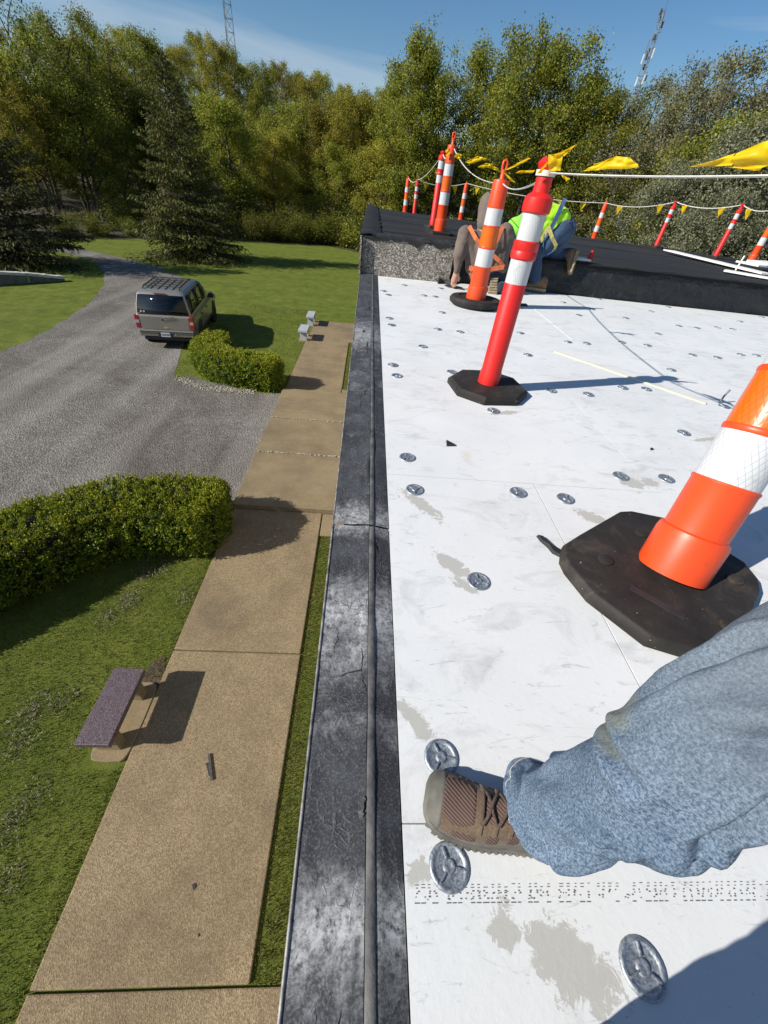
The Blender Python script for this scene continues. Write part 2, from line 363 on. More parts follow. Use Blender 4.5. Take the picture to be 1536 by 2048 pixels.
    # ---- plastics
    def plastic(nm, col, dirt=.35, trans=0.0):
        m = Mt(nm); P = m.co()
        mp = m.n('Mapping', {'Vector': P, 'Scale': (6, 6, 1.5)})
        d = m.ramp(m.noise(6, 6, .7, mp.outputs[0], .4), [(.52, 0.0), (.78, 1.0)]); dd = m.ramp(m.noise(60, 3, .6, P), [(.66, 0.0), (.72, 1.0)])
        c = m.mix(m.math('MULTIPLY', d, dirt), col, tuple(x*.45+.02 for x in col)); c = m.mix(m.math('MULTIPLY', dd, dirt*.7), c, (.05, .035, .03))
        m.base(c).set_b(Roughness=.42, Specular_IOR_Level=.5); m.bump(m.noise(25, 3, .6, P), .12, .003); return m.m
    MAT['orange'] = plastic('orange_plastic', (.74, .066, .010), .45); MAT['red'] = plastic('red_plastic', (.66, .016, .012), .4)
    MAT['orange_dull'] = plastic('orange_dull', (.62, .12, .03), .5)
    def sheeting(nm, c1, c2, rough=.3):
        m = Mt(nm); P = m.co(); sx = m.n('SeparateXYZ', {0: P})
        ang = m.math('ARCTAN2', sx.outputs[1], sx.outputs[0]); z = sx.outputs[2]
        a = m.math('MULTIPLY', ang, 9.0); zz = m.math('MULTIPLY', z, 95.0)
        l1 = m.math('ABSOLUTE', m.math('SINE', m.math('ADD', m.math('MULTIPLY', a, 1.6), zz))); l2 = m.math('ABSOLUTE', m.math('SINE', m.math('SUBTRACT', m.math('MULTIPLY', a, 1.6), zz)))
        g = m.math('MINIMUM', l1, l2); f = m.ramp(g, [(.10, 1.0), (.28, 0.0)])
        c = m.mix(m.math('MULTIPLY', f, .75), c1, c2)
        sc_ = m.ramp(m.noise(14, 6, .75, P, .8), [(.56, 0.0), (.70, 1.0)]); c = m.mix(m.math('MULTIPLY', sc_, .45), c, tuple(x*.42 for x in c1))
        m.base(c).set_b(Roughness=rough, Specular_IOR_Level=.6); m.bump(g, .2, .001); return m.m
    MAT['refl_white'] = sheeting('reflective_white', (.58, .59, .60), (.34, .35, .37)); MAT['refl_orange'] = sheeting('reflective_orange', (.74, .13, .004), (.55, .07, .003))
    m = Mt('rubber'); P = m.co()
    c = m.ramp(m.noise(7, 7, .72, P, .5), [(.3, (.012, .011, .010)), (.55, (.026, .022, .019)), (.78, (.085, .066, .050))])
    sp_ = m.ramp(m.noise(75, 2, .5, P), [(.73, 0.0), (.76, 1.0)]); c = m.mix(m.math('MULTIPLY', sp_, .7), c, (.42, .38, .32))
    m.base(c).set_b(Roughness=.7, Specular_IOR_Level=.35); m.bump(m.noise(35, 5, .7, P), .45, .004); MAT['rubber'] = m.m
    m = Mt('pennant'); P = m.co()
    c = m.ramp(m.noise(30, 3, .6, P), [(.35, (.80, .50, .004)), (.65, (.86, .62, .008))]); m.base(c).set_b(Roughness=.45, Specular_IOR_Level=.4)
    tr = m.n('BsdfTranslucent', {'Color': (.95, .72, .02, 1)}); mx = m.n('MixShader', {0: .4, 1: m.b.outputs[0], 2: tr.outputs[0]}); m.t.links.new(mx.outputs[0], m.out.inputs['Surface']); MAT['pennant'] = m.m
    MAT['rope'] = simple('rope', (.72, .71, .66), (.60, .59, .53), 40, .7, .3, 200)
    # ---- cloth
    def cloth(nm, c1, c2, wear=None, sc=420, big=9):
        m = Mt(nm); P = m.co(); tex = m.noise(sc, 2, .6, P); lo = m.noise(big, 5, .65, P)
        c = m.mix(m.ramp(tex, [(.36, 0.0), (.64, 1.0)]), c1, c2)
        c = m.mix(m.math('MULTIPLY', m.ramp(lo, [(.4, 0.0), (.7, 1.0)]), .5), c, wear or c2)
        m.base(c).set_b(Roughness=.9, Specular_IOR_Level=.15); m.set(m.b.inputs['Sheen Weight'], .15)
        m.bump(m.math('ADD', m.math('MULTIPLY', tex, .25), m.noise(14, 4, .6, P)), .35, .008); return m.m
    m = Mt('denim'); P = m.co(True)
    tex = m.noise(300, 5, .78, P); lo = m.noise(6, 5, .65, P); wv = m.n('TexWave', {'Vector': P, 'Scale': 130.0, 'Distortion': 1.0}, wave_type='BANDS', bands_direction='DIAGONAL').outputs['Fac']
    c = m.mix(m.ramp(tex, [(.40, 0.0), (.62, 1.0)]), (.030, .062, .120), (.255, .325, .405))
    c = m.mix(m.math('MULTIPLY', wv, .20), c, (.20, .26, .33))
    c = m.mix(m.math('MULTIPLY', m.ramp(lo, [(.40, 0.0), (.70, 1.0)]), .45), c, (.040, .072, .125))
    # dusty wear above the knee, paint smear on the knee
    sx = m.n('SeparateXYZ', {0: P}); up_ = m.ramp(m.math('ADD', m.math('ADD', sx.outputs[2], m.math('MULTIPLY', sx.outputs[1], .25)), m.math('MULTIPLY', lo, .22)), [(.60, 0.0), (.78, 1.0)])
    c = m.mix(m.math('MULTIPLY', up_, .62), c, m.mix(tex, (.085, .100, .115), (.25, .275, .295)))
    kq = onz(1240, 1455, .47)
    kd = m.n('VectorMath', {0: m.n('VectorMath', {0: P, 1: tuple(-x for x in kq)}, operation='ADD').outputs[0], 1: (15, 11, 10)}, operation='MULTIPLY')
    kk = m.ramp(m.math('ADD', m.n('VectorMath', {0: kd.outputs[0]}, operation='LENGTH').outputs['Value'], m.math('MULTIPLY', lo, .8)), [(.75, 1.0), (1.5, 0.0)])
    c = m.mix(m.math('MULTIPLY', kk, .5), c, (.245, .240, .150))
    m.base(c).set_b(Roughness=.92, Specular_IOR_Level=.12); m.bump(m.math('ADD', m.math('MULTIPLY', tex, .5), m.noise(26, 5, .65, P, .6)), .55, .008); MAT['denim'] = m.m
    MAT['denim_seam'] = cloth('denim_seam', (.035, .065, .115), (.17, .225, .295), (.12, .17, .24), 140, 60)
    MAT['stitch'] = simple('stitch', (.62, .60, .52), (.45, .44, .40), 60, .8)
    MAT['jeans2'] = cloth('work_jeans', (.020, .045, .095), (.055, .095, .165), (.075, .11, .17), 120, 6)
    MAT['navy'] = cloth('navy_trousers', (.012, .015, .028), (.035, .040, .060), None, 120, 6)
    MAT['brown_shirt'] = cloth('brown_shirt', (.105, .076, .062), (.170, .130, .108), (.20, .165, .14), 200, 6)
    MAT['hivis'] = cloth('hivis', (.42, .80, .025), (.50, .88, .04), (.36, .74, .02), 200, 8)
    MAT['hivis_hood'] = cloth('hivis_hood', (.20, .72, .05), (.30, .80, .08), None, 200, 8)
    MAT['harness'] = simple('harness', (.78, .20, .07), (.60, .14, .05), 30, .8, .3, 200)
    MAT['harness_blue'] = simple('harness_blue', (.04, .10, .22), (.03, .07, .16), 30, .8, .3, 200)
    MAT['harness_yellow'] = simple('harness_yellow', (.60, .52, .16), (.46, .40, .14), 30, .8, .3, 200)
    MAT['tshirt'] = cloth('grey_shirt', (.16, .17, .18), (.24, .25, .26), None, 200, 8)
    MAT['skin'] = simple('skin', (.56, .32, .23), (.48, .26, .18), 12, .5, .15, 90)
    MAT['glove'] = simple('glove', (.60, .13, .08), (.48, .10, .07), 30, .7, .2, 150)
    MAT['hair'] = simple('hair', (.05, .035, .025), (.08, .055, .04), 40, .7, .5, 120)
    MAT['suede'] = cloth('suede', (.085, .056, .036), (.140, .098, .064), (.17, .128, .088), 300, 26)
    m = Mt('shoe_mesh'); P = m.co(); wv = m.n('TexWave', {'Vector': P, 'Scale': 70.0, 'Distortion': 1.2}, wave_type='BANDS', bands_direction='DIAGONAL').outputs['Fac']
    m.base(m.mix(wv, (.045, .026, .020), (.150, .092, .070))).set_b(Roughness=.9); m.bump(wv, .5, .002); MAT['shoe_mesh'] = m.m
    MAT['lace'] = simple('lace', (.045, .028, .022), (.11, .075, .055), 300, .85, .4, 400)
    MAT['shoe_rubber'] = simple('shoe_rubber', (.085, .080, .066), (.150, .140, .115), 24, .75, .4, 60)
    MAT['boot'] = simple('boot', (.14, .080, .040), (.22, .14, .08), 14, .8, .4, 60)
    MAT['boot_sole'] = simple('boot_sole', (.34, .27, .17), (.22, .17, .10), 22, .85, .5, 50)
    # ---- plants
    MAT['yew'] = foliage('yew_leaf', [(0.030, 0.056, 0.008), (0.105, 0.173, 0.017), (0.239, 0.317, 0.024), (0.432, 0.445, 0.032)], .25, .01)
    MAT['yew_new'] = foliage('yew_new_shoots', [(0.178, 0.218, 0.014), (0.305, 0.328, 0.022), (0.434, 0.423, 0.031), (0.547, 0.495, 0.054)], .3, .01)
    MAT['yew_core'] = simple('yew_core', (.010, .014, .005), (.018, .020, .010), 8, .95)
    MAT['spruce'] = foliage('spruce_needles', [(0.020, 0.026, 0.006), (0.049, 0.055, 0.010), (0.089, 0.089, 0.015), (0.159, 0.132, 0.026)], .15, .02)
    MAT['leaf_green'] = foliage('leaf_green', [(0.061, 0.089, 0.014), (0.165, 0.194, 0.023), (0.298, 0.308, 0.039), (0.468, 0.412, 0.062)], .42)
    MAT['leaf_yellow'] = foliage('leaf_yellow', [(0.096, 0.105, 0.015), (0.234, 0.228, 0.029), (0.373, 0.326, 0.043), (0.522, 0.416, 0.070)], .42)
    MAT['leaf_dark'] = foliage('leaf_dark', [(0.029, 0.043, 0.007), (0.084, 0.103, 0.013), (0.181, 0.181, 0.022), (0.285, 0.245, 0.034)], .35)
    MAT['leaf_olive'] = foliage('leaf_olive', [(0.082, 0.082, 0.036), (0.154, 0.149, 0.061), (0.244, 0.227, 0.101), (0.348, 0.316, 0.162)], .35)
    MAT['leaf_pale'] = foliage('leaf_pale', [(0.071, 0.084, 0.043), (0.159, 0.172, 0.089), (0.273, 0.281, 0.172), (0.431, 0.416, 0.287)], .35)
    MAT['grass'] = foliage('grass_blade', [(0.041, 0.066, 0.010), (0.097, 0.130, 0.018), (0.167, 0.182, 0.030), (0.298, 0.250, 0.090)], .35, 0)
    MAT['moss'] = foliage('moss_blade', [(.045, .050, .010), (.095, .092, .020), (.150, .135, .036), (.215, .185, .070)], .3, 0)
    MAT['straw'] = foliage('straw', [(.12, .11, .06), (.24, .22, .14), (.36, .33, .24)], .2, 0)
    MAT['bark'] = simple('bark', (.050, .040, .031), (.095, .080, .064), 5, .95, .8, 22, 0, .05)
    MAT['bark_grey'] = simple('bark_grey', (.10, .092, .080), (.17, .155, .135), 5, .95, .8, 22, 0, .05)
    # ---- stone
    def granite(nm, a, b, c_):
        m = Mt(nm); P = m.co(); vo = m.n('TexVoronoi', {'Vector': P, 'Scale': 190.0}, feature='F1'); s_ = m.n('SeparateColor', {0: vo.outputs['Color']}).outputs[0]
        c = m.ramp(s_, [(.1, a), (.55, b), (.97, c_)]); c = m.mix(m.math('MULTIPLY', m.noise(6, 4, .6, P), .3), c, b)
        m.base(c).set_b(Roughness=.42, Specular_IOR_Level=.5); m.bump(m.noise(200, 2, .6, P), .06, .001); return m.m
    MAT['granite_mauve'] = granite('granite_mauve', (.040, .026, .030), (.098, .068, .076), (.24, .19, .20)); MAT['granite_dark'] = granite('granite_rough', (.12, .09, .055), (.22, .17, .11), (.34, .27, .18))
    MAT['granite_grey'] = granite('granite_grey', (.26, .28, .31), (.42, .44, .47), (.58, .60, .63))
    MAT['mortar'] = simple('mortar', (.42, .38, .30), (.30, .27, .20), 9, .95, .8, 40)
    MAT['soil'] = simple('soil', (.055, .038, .024), (.10, .072, .046), 7, .95, 1, 26, 0, .03)
    # ---- vehicle
    m = Mt('pewter_paint'); m.base(m.ramp(m.noise(2, 3), [(.4, (.30, .275, .235)), (.6, (.33, .30, .26))])).set_b(Metallic=.55, Roughness=.36, Coat_Weight=.5, Coat_Roughness=.12); MAT['paint'] = m.m
    m = Mt('dark_glass'); m.base((.008, .010, .014)).set_b(Roughness=.06, Specular_IOR_Level=.5); m.bump(m.noise(3, 2), .02, .01); MAT['glass'] = m.m
    MAT['trim'] = simple('black_trim', (.018, .018, .019), (.03, .03, .03), 12, .6, .1, 60)
    MAT['tyre'] = simple('tyre', (.016, .016, .016), (.028, .027, .026), 12, .85, .3, 60)
    MAT['chrome'] = simple('bright_metal', (.62, .62, .62), (.5, .5, .5), 8, .25, 0, 1, .9)
    MAT['lens_red'] = simple('red_lens', (.36, .012, .010), (.26, .010, .008), 10, .25, 0, 1, 0, .1, .6, .5)
    MAT['lens_clear'] = simple('clear_lens', (.50, .42, .36), (.40, .34, .30), 10, .3)
    MAT['plate'] = simple('number_plate', (.62, .64, .66), (.52, .54, .57), 30, .5)
    MAT['gold'] = simple('emblem_gold', (.70, .62, .42), (.60, .52, .33), 30, .3, 0, 1, .7)
    MAT['ink'] = simple('printed_ink', (.10, .11, .12), (.16, .17, .18), 90, .8)
    MAT['white_wood'] = simple('weathered_white', (.66, .63, .55), (.40, .37, .31), 5, .85, .6, 30)
    MAT['grey_wood'] = simple('weathered_grey', (.19, .185, .16), (.12, .115, .10), 4, .9, .6, 30)
    MAT['foam_yellow'] = simple('foam_strip', (.74, .69, .47), (.68, .65, .50), 20, .8, .2, 90)
    MAT['board_white'] = simple('loose_board', (.80, .79, .74), (.70, .69, .64), 6, .8, .2, 60)
    MAT['scrap'] = simple('membrane_scrap', (.016, .016, .017), (.035, .035, .036), 20, .6, .8, 70)
    MAT['steel_pin'] = simple('steel_pin', (.18, .19, .20), (.12, .13, .14), 40, .5, 0, 1, .6)
    MAT['wood_dark'] = simple('dark_stick', (.045, .040, .034), (.09, .08, .065), 30, .9, .4, 90)
    MAT['concrete_core'] = simple('roof_deck', (.05, .05, .05), (.08, .08, .08), 3, .9)
make_materials()

# ================================================================== GROUND
FX = [-120, -60, -40, -30, -22, -18, -12, -7, -4, -1, 10, 40, 120]
FY = [22, 24, 27, 31, 36, 40, 43.3, 46, 47, 44.3, 42, 36, 30]
def edge_y(x): return float(np.interp(x, FX, FY))
def ground_z(x, y):
    d = y - edge_y(x) - 4
    if d <= 0: return GZ
    t = min(1.0, d/100.0); s = t*t*(3-2*t)
    return GZ + 13.5*s + 0.25*math.sin(x*.11+y*.07)*min(1, d/10)
def sheet(name, xs, ys, zf, mat, kind='structure'):
    V = [(x, y, zf(x, y)) for y in ys for x in xs]; n = len(xs)
    F = [(j*n+i, j*n+i+1, (j+1)*n+i+1, (j+1)*n+i) for j in range(len(ys)-1) for i in range(n-1)]
    me = bpy.data.meshes.new(name); me.from_pydata(V, [], F); smooth(me, None)
    return props(link(name, me, mat), kind=kind)
xs = sorted(set([-900, -500, -300, -220, -160]+list(range(-120, 121, 6))+[160, 220, 300, 500, 900])); ys = sorted(set([-600, -200, -80, -30]+list(range(-12, 140, 6))+[160, 200, 260, 350, 600, 1000]))
sheet('lawn', xs, ys, ground_z, MAT['lawn'])
# woodland floor: starts at the edge of the mown grass
nx = list(range(-120, 124, 4)); rows = [-.6, .6, 3, 7, 13, 21, 31, 43, 57, 73, 91, 110, 140]
V = []; F = []
for j, d in enumerate(rows):
    for x in nx:
        y = edge_y(x)+d+(random.uniform(-.5, .5) if j == 0 else 0); V.append((x, y, ground_z(x, y)+(.006 if j == 0 else .05+.0*d)))
n = len(nx)
for j in range(len(rows)-1):
    for i in range(n-1): F.append((j*n+i, j*n+i+1, (j+1)*n+i+1, (j+1)*n+i))
me = bpy.data.meshes.new('woodland_floor'); me.from_pydata(V, [], F); smooth(me, None); props(link('woodland_floor', me, MAT['floor']), kind='structure')

def poly_sheet(name, pts, z, mat, jitter=0.0, kind='structure', sub=0.35):
    # densify the outline and wobble it so that the border is not ruler straight
    out = []
    n = len(pts)
    for i in range(n):
        a = Vector((*pts[i], 0)); b = Vector((*pts[(i+1) % n], 0)); m = max(1, int((b-a).length/sub))
        for k in range(m):
            q = a.lerp(b, k/m)
            if jitter: q += Vector((mnoise.noise((q.x*1.3, q.y*1.3, 1)), mnoise.noise((q.x*1.3, q.y*1.3, 7)), 0))*jitter
            out.append(q)
    from mathutils.geometry import tessellate_polygon
    tr = tessellate_polygon([[Vector((q.x, q.y, 0)) for q in out]]); fs = []
    for a, b_, c_ in tr:
        A, B_, C_ = out[a], out[b_], out[c_]; k = (B_.x-A.x)*(C_.y-A.y)-(B_.y-A.y)*(C_.x-A.x)
        if abs(k) > 1e-9: fs.append((a, b_, c_) if k > 0 else (a, c_, b_))
    me = bpy.data.meshes.new(name); me.from_pydata([(q.x, q.y, z) for q in out], [], fs); me.update()
    return props(link(name, me, mat), kind=kind)
drive = [(-2.40, 6.15), (-2.40, 12.0), (-3.5, 11.75), (-4.6, 11.7), (-5.75, 12.1), (-6.25, 13.6), (-6.75, 15.6), (-7.5, 19.0), (-8.6, 22.9), (-10.2, 25.7), (-11.4, 27.2), (-13.3, 28.9), (-15.4, 30.2), (-19.5, 31.9), (-27, 33.5), (-45, 34), (-45, 28.5), (-27, 29.8), (-19.2, 30.0), (-16.8, 28.7), (-14.6, 25.7), (-13.3, 23.0), (-12.2, 19.7), (-11.75, 17.0), (-11.5, 14.5), (-11.7, 12.6), (-13.5, 9.5), (-17, 6), (-30, 2), (-30, -3), (-12, 1.5), (-8.2, 4.4), (-6.4, 5.9), (-4.4, 6.25)]
poly_sheet('gravel_drive', drive, GZ+.006, MAT['gravel'], .13)
# gravelly bed in front of the far hedge, with a tuft of grass left in it
bed = [(-3.2, 11.70), (-4.6, 11.55), (-5.6, 11.6), (-5.95, 12.3), (-5.5, 12.7), (-4.7, 12.25), (-3.4, 11.95)]
poly_sheet('stone_bed', bed, GZ+.011, MAT['gravel'], .12, sub=.2)
b = MB(); R1 = random.Random(3)
for i in range(420):
    u, v = R1.random(), R1.random(); x = -5.85+2.6*u; y = 11.62+.33*v+(.55*max(0, (-4.7-x))/1.1)+R1.uniform(-.05, .1); s_ = R1.uniform(.012, .035)
    b.lathe([(.001, 0), (s_, s_*.3), (s_*.7, s_*.8), (.001, s_*.95)], 5, Matrix.Translation((x, y, GZ+.010)) @ Matrix.Rotation(R1.uniform(0, 6), 4, 'Z') @ Matrix.Diagonal((1.0, R1.uniform(.6, 1.0), .8, 1)))
props(b.build('pebbles', MAT['mortar'], None, fix=False), 'pale pebbles scattered along the foot of the hedge by the drive', 'pebbles', kind='stuff')
soil = [onz(px, py, GZ) for px, py in ((330, 1310), (300, 1325), (280, 1370), (300, 1400), (330, 1370))]
poly_sheet('bare_soil', [(q[0], q[1]) for q in soil], GZ+.007, MAT['soil'], .05, sub=.06)

# ------------------------------------------------------------------ concrete walk, slab by slab
walk = thing('concrete_walk', loc=(-1.5, 6, GZ), kind='structure')
def slab(x0, x1, y0, y1, top, mat, bev=.012, name='paving_slab'):
    b = MB(); b.prism([(x0, y0), (x1, y0), (x1, y1), (x0, y1)], GZ-.06, top); b.build(name, mat, walk, True, bevel=bev, seg=2)
T0 = GZ+.035; T1 = GZ+.135
slab(-2.41, -.10, -3.2, -.008, T0, MAT['walk']); slab(-2.41, -.64, .008, 3.070, T0, MAT['walk']); slab(-2.41, -.645, 3.088, 6.225, T0+.003, MAT['walk'])
slab(-.625, -.12, 5.58, 6.22, T0-.01, MAT['slab'])
slab(-2.43, -.12, 6.235, 8.245, T1, MAT['slab']); slab(-2.43, -.12, 8.262, 10.03, T1-.004, MAT['slab']); slab(-2.43, -.12, 10.042, 12.02, T1, MAT['slab'])
slab(-2.40, -.63, 12.035, 14.75, T0, MAT['walk']); slab(-2.39, -.63, 14.762, 17.42, T0, MAT['walk']); slab(-2.33, -.12, 17.43, 20.25, T0, MAT['walk'])
slab(-.615, -.12, 12.03, 12.55, T0-.012, MAT['slab'])
# crumbling light mortar in two of the joints
for y, nn in ((8.253, 70), (10.036, 40)):
    b = MB()
    for i in range(nn):
        x = random.uniform(-2.41, -.14); s_ = random.uniform(.010, .034)
        b.box((x, y+random.uniform(-.012, .012), T1+s_*.15), (s_*1.6, s_, s_*.7), Matrix.Rotation(random.uniform(0, 3), 3, 'Z'))
    o = b.build('joint_mortar', MAT['mortar'], walk, True); o['kind'] = 'stuff'

# ================================================================== BUILDING
bld = thing('flat_roof_building', 'low flat roofed building with pebble dash walls and white insulation boards on its roof', 'building', (5, 3, GZ))
BX1 = 11.5; YB = -4.2; YP = 6.176
def ox(y): return -.064-.0065*max(y, -4)
b = MB(); b.box(((ox(0)+.03+BX1)/2, (YB+YP)/2, (GZ-.1-.075)/2), (BX1-ox(0)-.03, YP-YB, -(GZ-.1)-.075)); b.build('wall', MAT['pebble'], bld, True)
b = MB(); b.box(((-.07+BX1)/2+.005, (YP+17.5)/2+.003, (GZ-.1-.06)/2), (BX1+.04, 17.5-YP, -(GZ-.1)-.06)); b.build('wall', MAT['pebble'], bld, True)
b = MB(); b.box(((.10+BX1)/2, (YB+YP)/2, -.055), (BX1-.12, YP-YB-.02, .03)); b.build('roof_deck', MAT['concrete_core'], bld, True)

# roof edge: outer flashing, raised seam, inner flashing, thin metal drip edge
def edge_strip(name, y0, y1, xa, xb, z, mat, rough, seed, nxs=10, zend=-.03):
    ny = int((y1-y0)/.02); V = []; F = []
    for j in range(ny+1):
        y = y0+(y1-y0)*j/ny
        for i in range(nxs+1):
            u = i/nxs; x = xa(y)*(1-u)+xb(y)*u
            q = (x*22, y*9, seed); h = mnoise.fractal(q, .8, 2.1, 5)*rough
            tear = max(0, mnoise.noise((x*30, y*3.2, seed+5))-.28)*rough*5
            e = min(u, 1-u)*nxs
            V.append((x, y, z(u)+(h+tear)*min(1, e)))
    n = nxs+1
    for j in range(ny):
        for i in range(nxs): F.append((j*n+i, j*n+i+1, (j+1)*n+i+1, (j+1)*n+i))
    b0 = len(V)
    for j in range(ny+1): y = y0+(y1-y0)*j/ny; V.append((xa(y), y, zend))
    for j in range(ny): F.append((j*n, (j+1)*n, b0+j+1, b0+j))
    me = bpy.data.meshes.new(name); me.from_pydata(V, [], F); smooth(me, 50)
    return link(name, me, mat, bld, True)
rx = lambda y: .070-.0012*y
for y0, y1, s_, dz in ((-4.1, 1.064, 1, 0.0), (1.068, 3.05, 4, .003), (3.054, 6.10, 9, .001)):
    edge_strip('edge_flashing', y0, y1, lambda y: ox(y)+.003, lambda y: rx(y)-.010, lambda u: .004+.010*u+dz, MAT['edge'], .0022, s_, 18, -.08)
    edge_strip('inner_flashing', y0, y1, lambda y: rx(y)+.009, lambda y: .1315, lambda u: .010-.012*u+dz, MAT['edge'], .0010, s_+20, 8)
    V = MB(); pts = []
    for k in range(int((y1-y0)/.06)+1):
        y = y0+.06*k; pts.append((rx(y)+mnoise.noise((0, y*2, s_))*.002, y, .012+dz+mnoise.noise((5, y*6, s_))*.0025))
    V.tube(pts, [.0095+.003*mnoise.noise((9, p_[1]*7, s_)) for p_ in pts], 8, True, .30); V.build('raised_seam', MAT['seam'], bld, True, sm=60)
    V = MB(); pts = [(ox(y), y, .004) for y in np.linspace(y0, y1, 30)]; V.tube(pts, .0034, 6); V.build('drip_edge', MAT['edge_metal'], bld, True, sm=60)
# torn membrane flaps curling up on the edge
flaps = []
for (px, py, L) in ((735, 845, .14), (728, 790, .08), (733, 700, .26), (737, 620, .18), (722, 1618, .035), (726, 665, .06)):
    q = onz(px, py); b = MB(); nn = 7; r1 = []; r2 = []
    for k in range(nn):
        y = q[1]+L*(k/(nn-1)-.5); w = .003+.009*abs(mnoise.noise((k*1.7, px*.1, 0))); xx = q[0]+.010*mnoise.noise((k*.8, py*.1, 3))
        r1.append((xx-.004, y, .012)); r2.append((xx+w, y+.006*mnoise.noise((k*2.2, px, 1)), .016+.006*abs(mnoise.noise((k*1.3, py, 2)))))
    b.loft([r1, r2], closed=False, cap=False); o = b.build('membrane_flap', MAT['scrap'], bld, True, sm=60)

# roof boards, row by row, with their fastening plates
SB = 1.2192; Y0 = .2015
rowsX = {-3: [.134, 1.2, 3.64, 6.08, 8.5, 11.4], -2: [.134, .8, 3.2, 5.7, 8.1, 11.4], -1: [.134, 2.05, 4.49, 6.93, 9.37, 11.4], 0: [.134, .795, 3.233, 5.671, 8.11, 11.4], 1: [.134, 1.381, 3.82, 6.26, 8.70, 11.4], 2: [.134, .729, 3.167, 5.605, 8.04, 11.4], 3: [.134, 1.95, 4.39, 6.83, 9.27, 11.4], 4: [.134, .62, 3.06, 5.50, 7.94, 11.4]}
boards = []
for k, Xs in rowsX.items():
    ya = Y0+SB*(k-1)+.0012; yb = Y0+SB*k-.0012
    if k == -3: ya = YB+.03
    # row k lies between joint k-1 and joint k; shift by one so that row 0 spans y 0.20 .. 1.42
    ya += SB; yb += SB
    if k == -3: ya = YB+.03
    if k == 4: yb = YP-.03
    for i in range(len(Xs)-1):
        g = .0016 if (k, i) not in ((0, 0),) else .0028
        xa, xb = Xs[i]+(g if i else 0), Xs[i+1]-g
        b = MB(); dz = random.uniform(-.0018, .0004)
        b.prism([(xa, ya), (xb, ya), (xb, yb), (xa, yb)], -.038, dz); o = b.build('roof_board', MAT['board'], bld, True)
        boards.append((xa, xb, ya, yb, dz, o))
pm = MB()
prof = [(0.0001, .0035), (.004, .0042), (.0062, .0050), (.0085, .0052), (.0105, .0046), (.0125, .0012), (.0265, .0010), (.0290, .0022), (.0315, .0042), (.0345, .0044), (.0372, .0030), (.0385, .0006), (.0385, .0001)]
pm.lathe(prof, 28)
for k in range(3):
    a = k*2*math.pi/3; r = Matrix.Rotation(a, 3, 'Z')
    b2 = [r @ Vector(v) for v in ((.012, -.0022, .0016), (.030, -.0022, .0018), (.030, .0022, .0018), (.012, .0022, .0016), (.012, -.0014, .0060), (.030, -.0014, .0058), (.030, .0014, .0058), (.012, .0014, .0060))]
    pm.add(b2, [(4, 5, 6, 7), (0, 1, 5, 4), (1, 2, 6, 5), (2, 3, 7, 6), (3, 0, 4, 7)])
me = bpy.data.meshes.new('fastener_plate'); me.from_pydata(pm.V, [], pm.F); bm = bmesh.new(); bm.from_mesh(me); bmesh.ops.recalc_face_normals(bm, faces=bm.faces); bm.to_mesh(me); bm.free(); smooth(me, 35); PLATE = me
plates = [(762, 549), (809, 570.5), (854.6, 560), (766.8, 582), (777, 589.7), (843, 591), (871, 593.6), (882, 577), (779, 636.6), (783.5, 650), (876, 658.5), (920.5, 664), (884.5, 625), (845.7, 693), (786, 730), (794, 752), (904, 744), (1102, 646), (1041, 666), (1056, 710), (1127, 605), (1102.7, 782), (1136, 684), (1173.8, 687), (1158, 630.6), (1185, 619), (1198.5, 598), (1172, 595), (1303, 623), (1337, 614), (1249.5, 635), (1273.5, 637), (1358, 652), (1394, 656), (1432, 654), (1462, 657), (1480, 643), (1524, 634), (1317, 668), (1244, 685), (1295, 691), (1385.5, 710), (1435.5, 715), (1482, 709.5), (1513, 711), (1343, 740), (1246, 775.7), (1293, 778.5), (1177, 789), (1448.5, 813), (1487.6, 813), (1368, 866), (1241.5, 953), (1333, 957.6), (1131, 998), (987, 822), (814.7, 915.4), (829.5, 980), (1036.5, 985.7), (957, 1163), (882, 1515), (898, 1733), (1285, 1935)]
for px, py in plates:
    q = onz(px, py)
    if q[1] > YP-.07: continue
    for xa, xb, ya, yb, dz, o in boards:
        if xa+.01 < q[0] < xb-.01 and ya < q[1] < yb:
            x = min(max(q[0], xa+.042), xb-.042); y = min(max(q[1], ya+.042), yb-.042)
            p_ = link('fastener_plate', PLATE, MAT['galv'], o, True); p_.location = (x, y, dz+.0006); p_.rotation_euler = (0, 0, random.uniform(0, 6.28)); break
    else: print('plate off', px, py, q)
for (x, y) in ((3.9, .9), (4.7, 2.1), (5.6, .8), (6.4, 1.9), (4.3, 3.3), (5.9, 3.6), (7.2, 4.4), (3.7, -.4), (1.2, -.6), (2.4, -.5), (2.5, 1.0), (3.0, .5), (.5, -1.3), (1.9, -1.5)):
    for xa, xb, ya, yb, dz, o in boards:
        if xa+.05 < x < xb-.05 and ya+.05 < y < yb-.05:
            p_ = link('fastener_plate', PLATE, MAT['galv'], o, True); p_.location = (x, y, dz+.0006); p_.rotation_euler = (0, 0, random.uniform(0, 6.28)); break
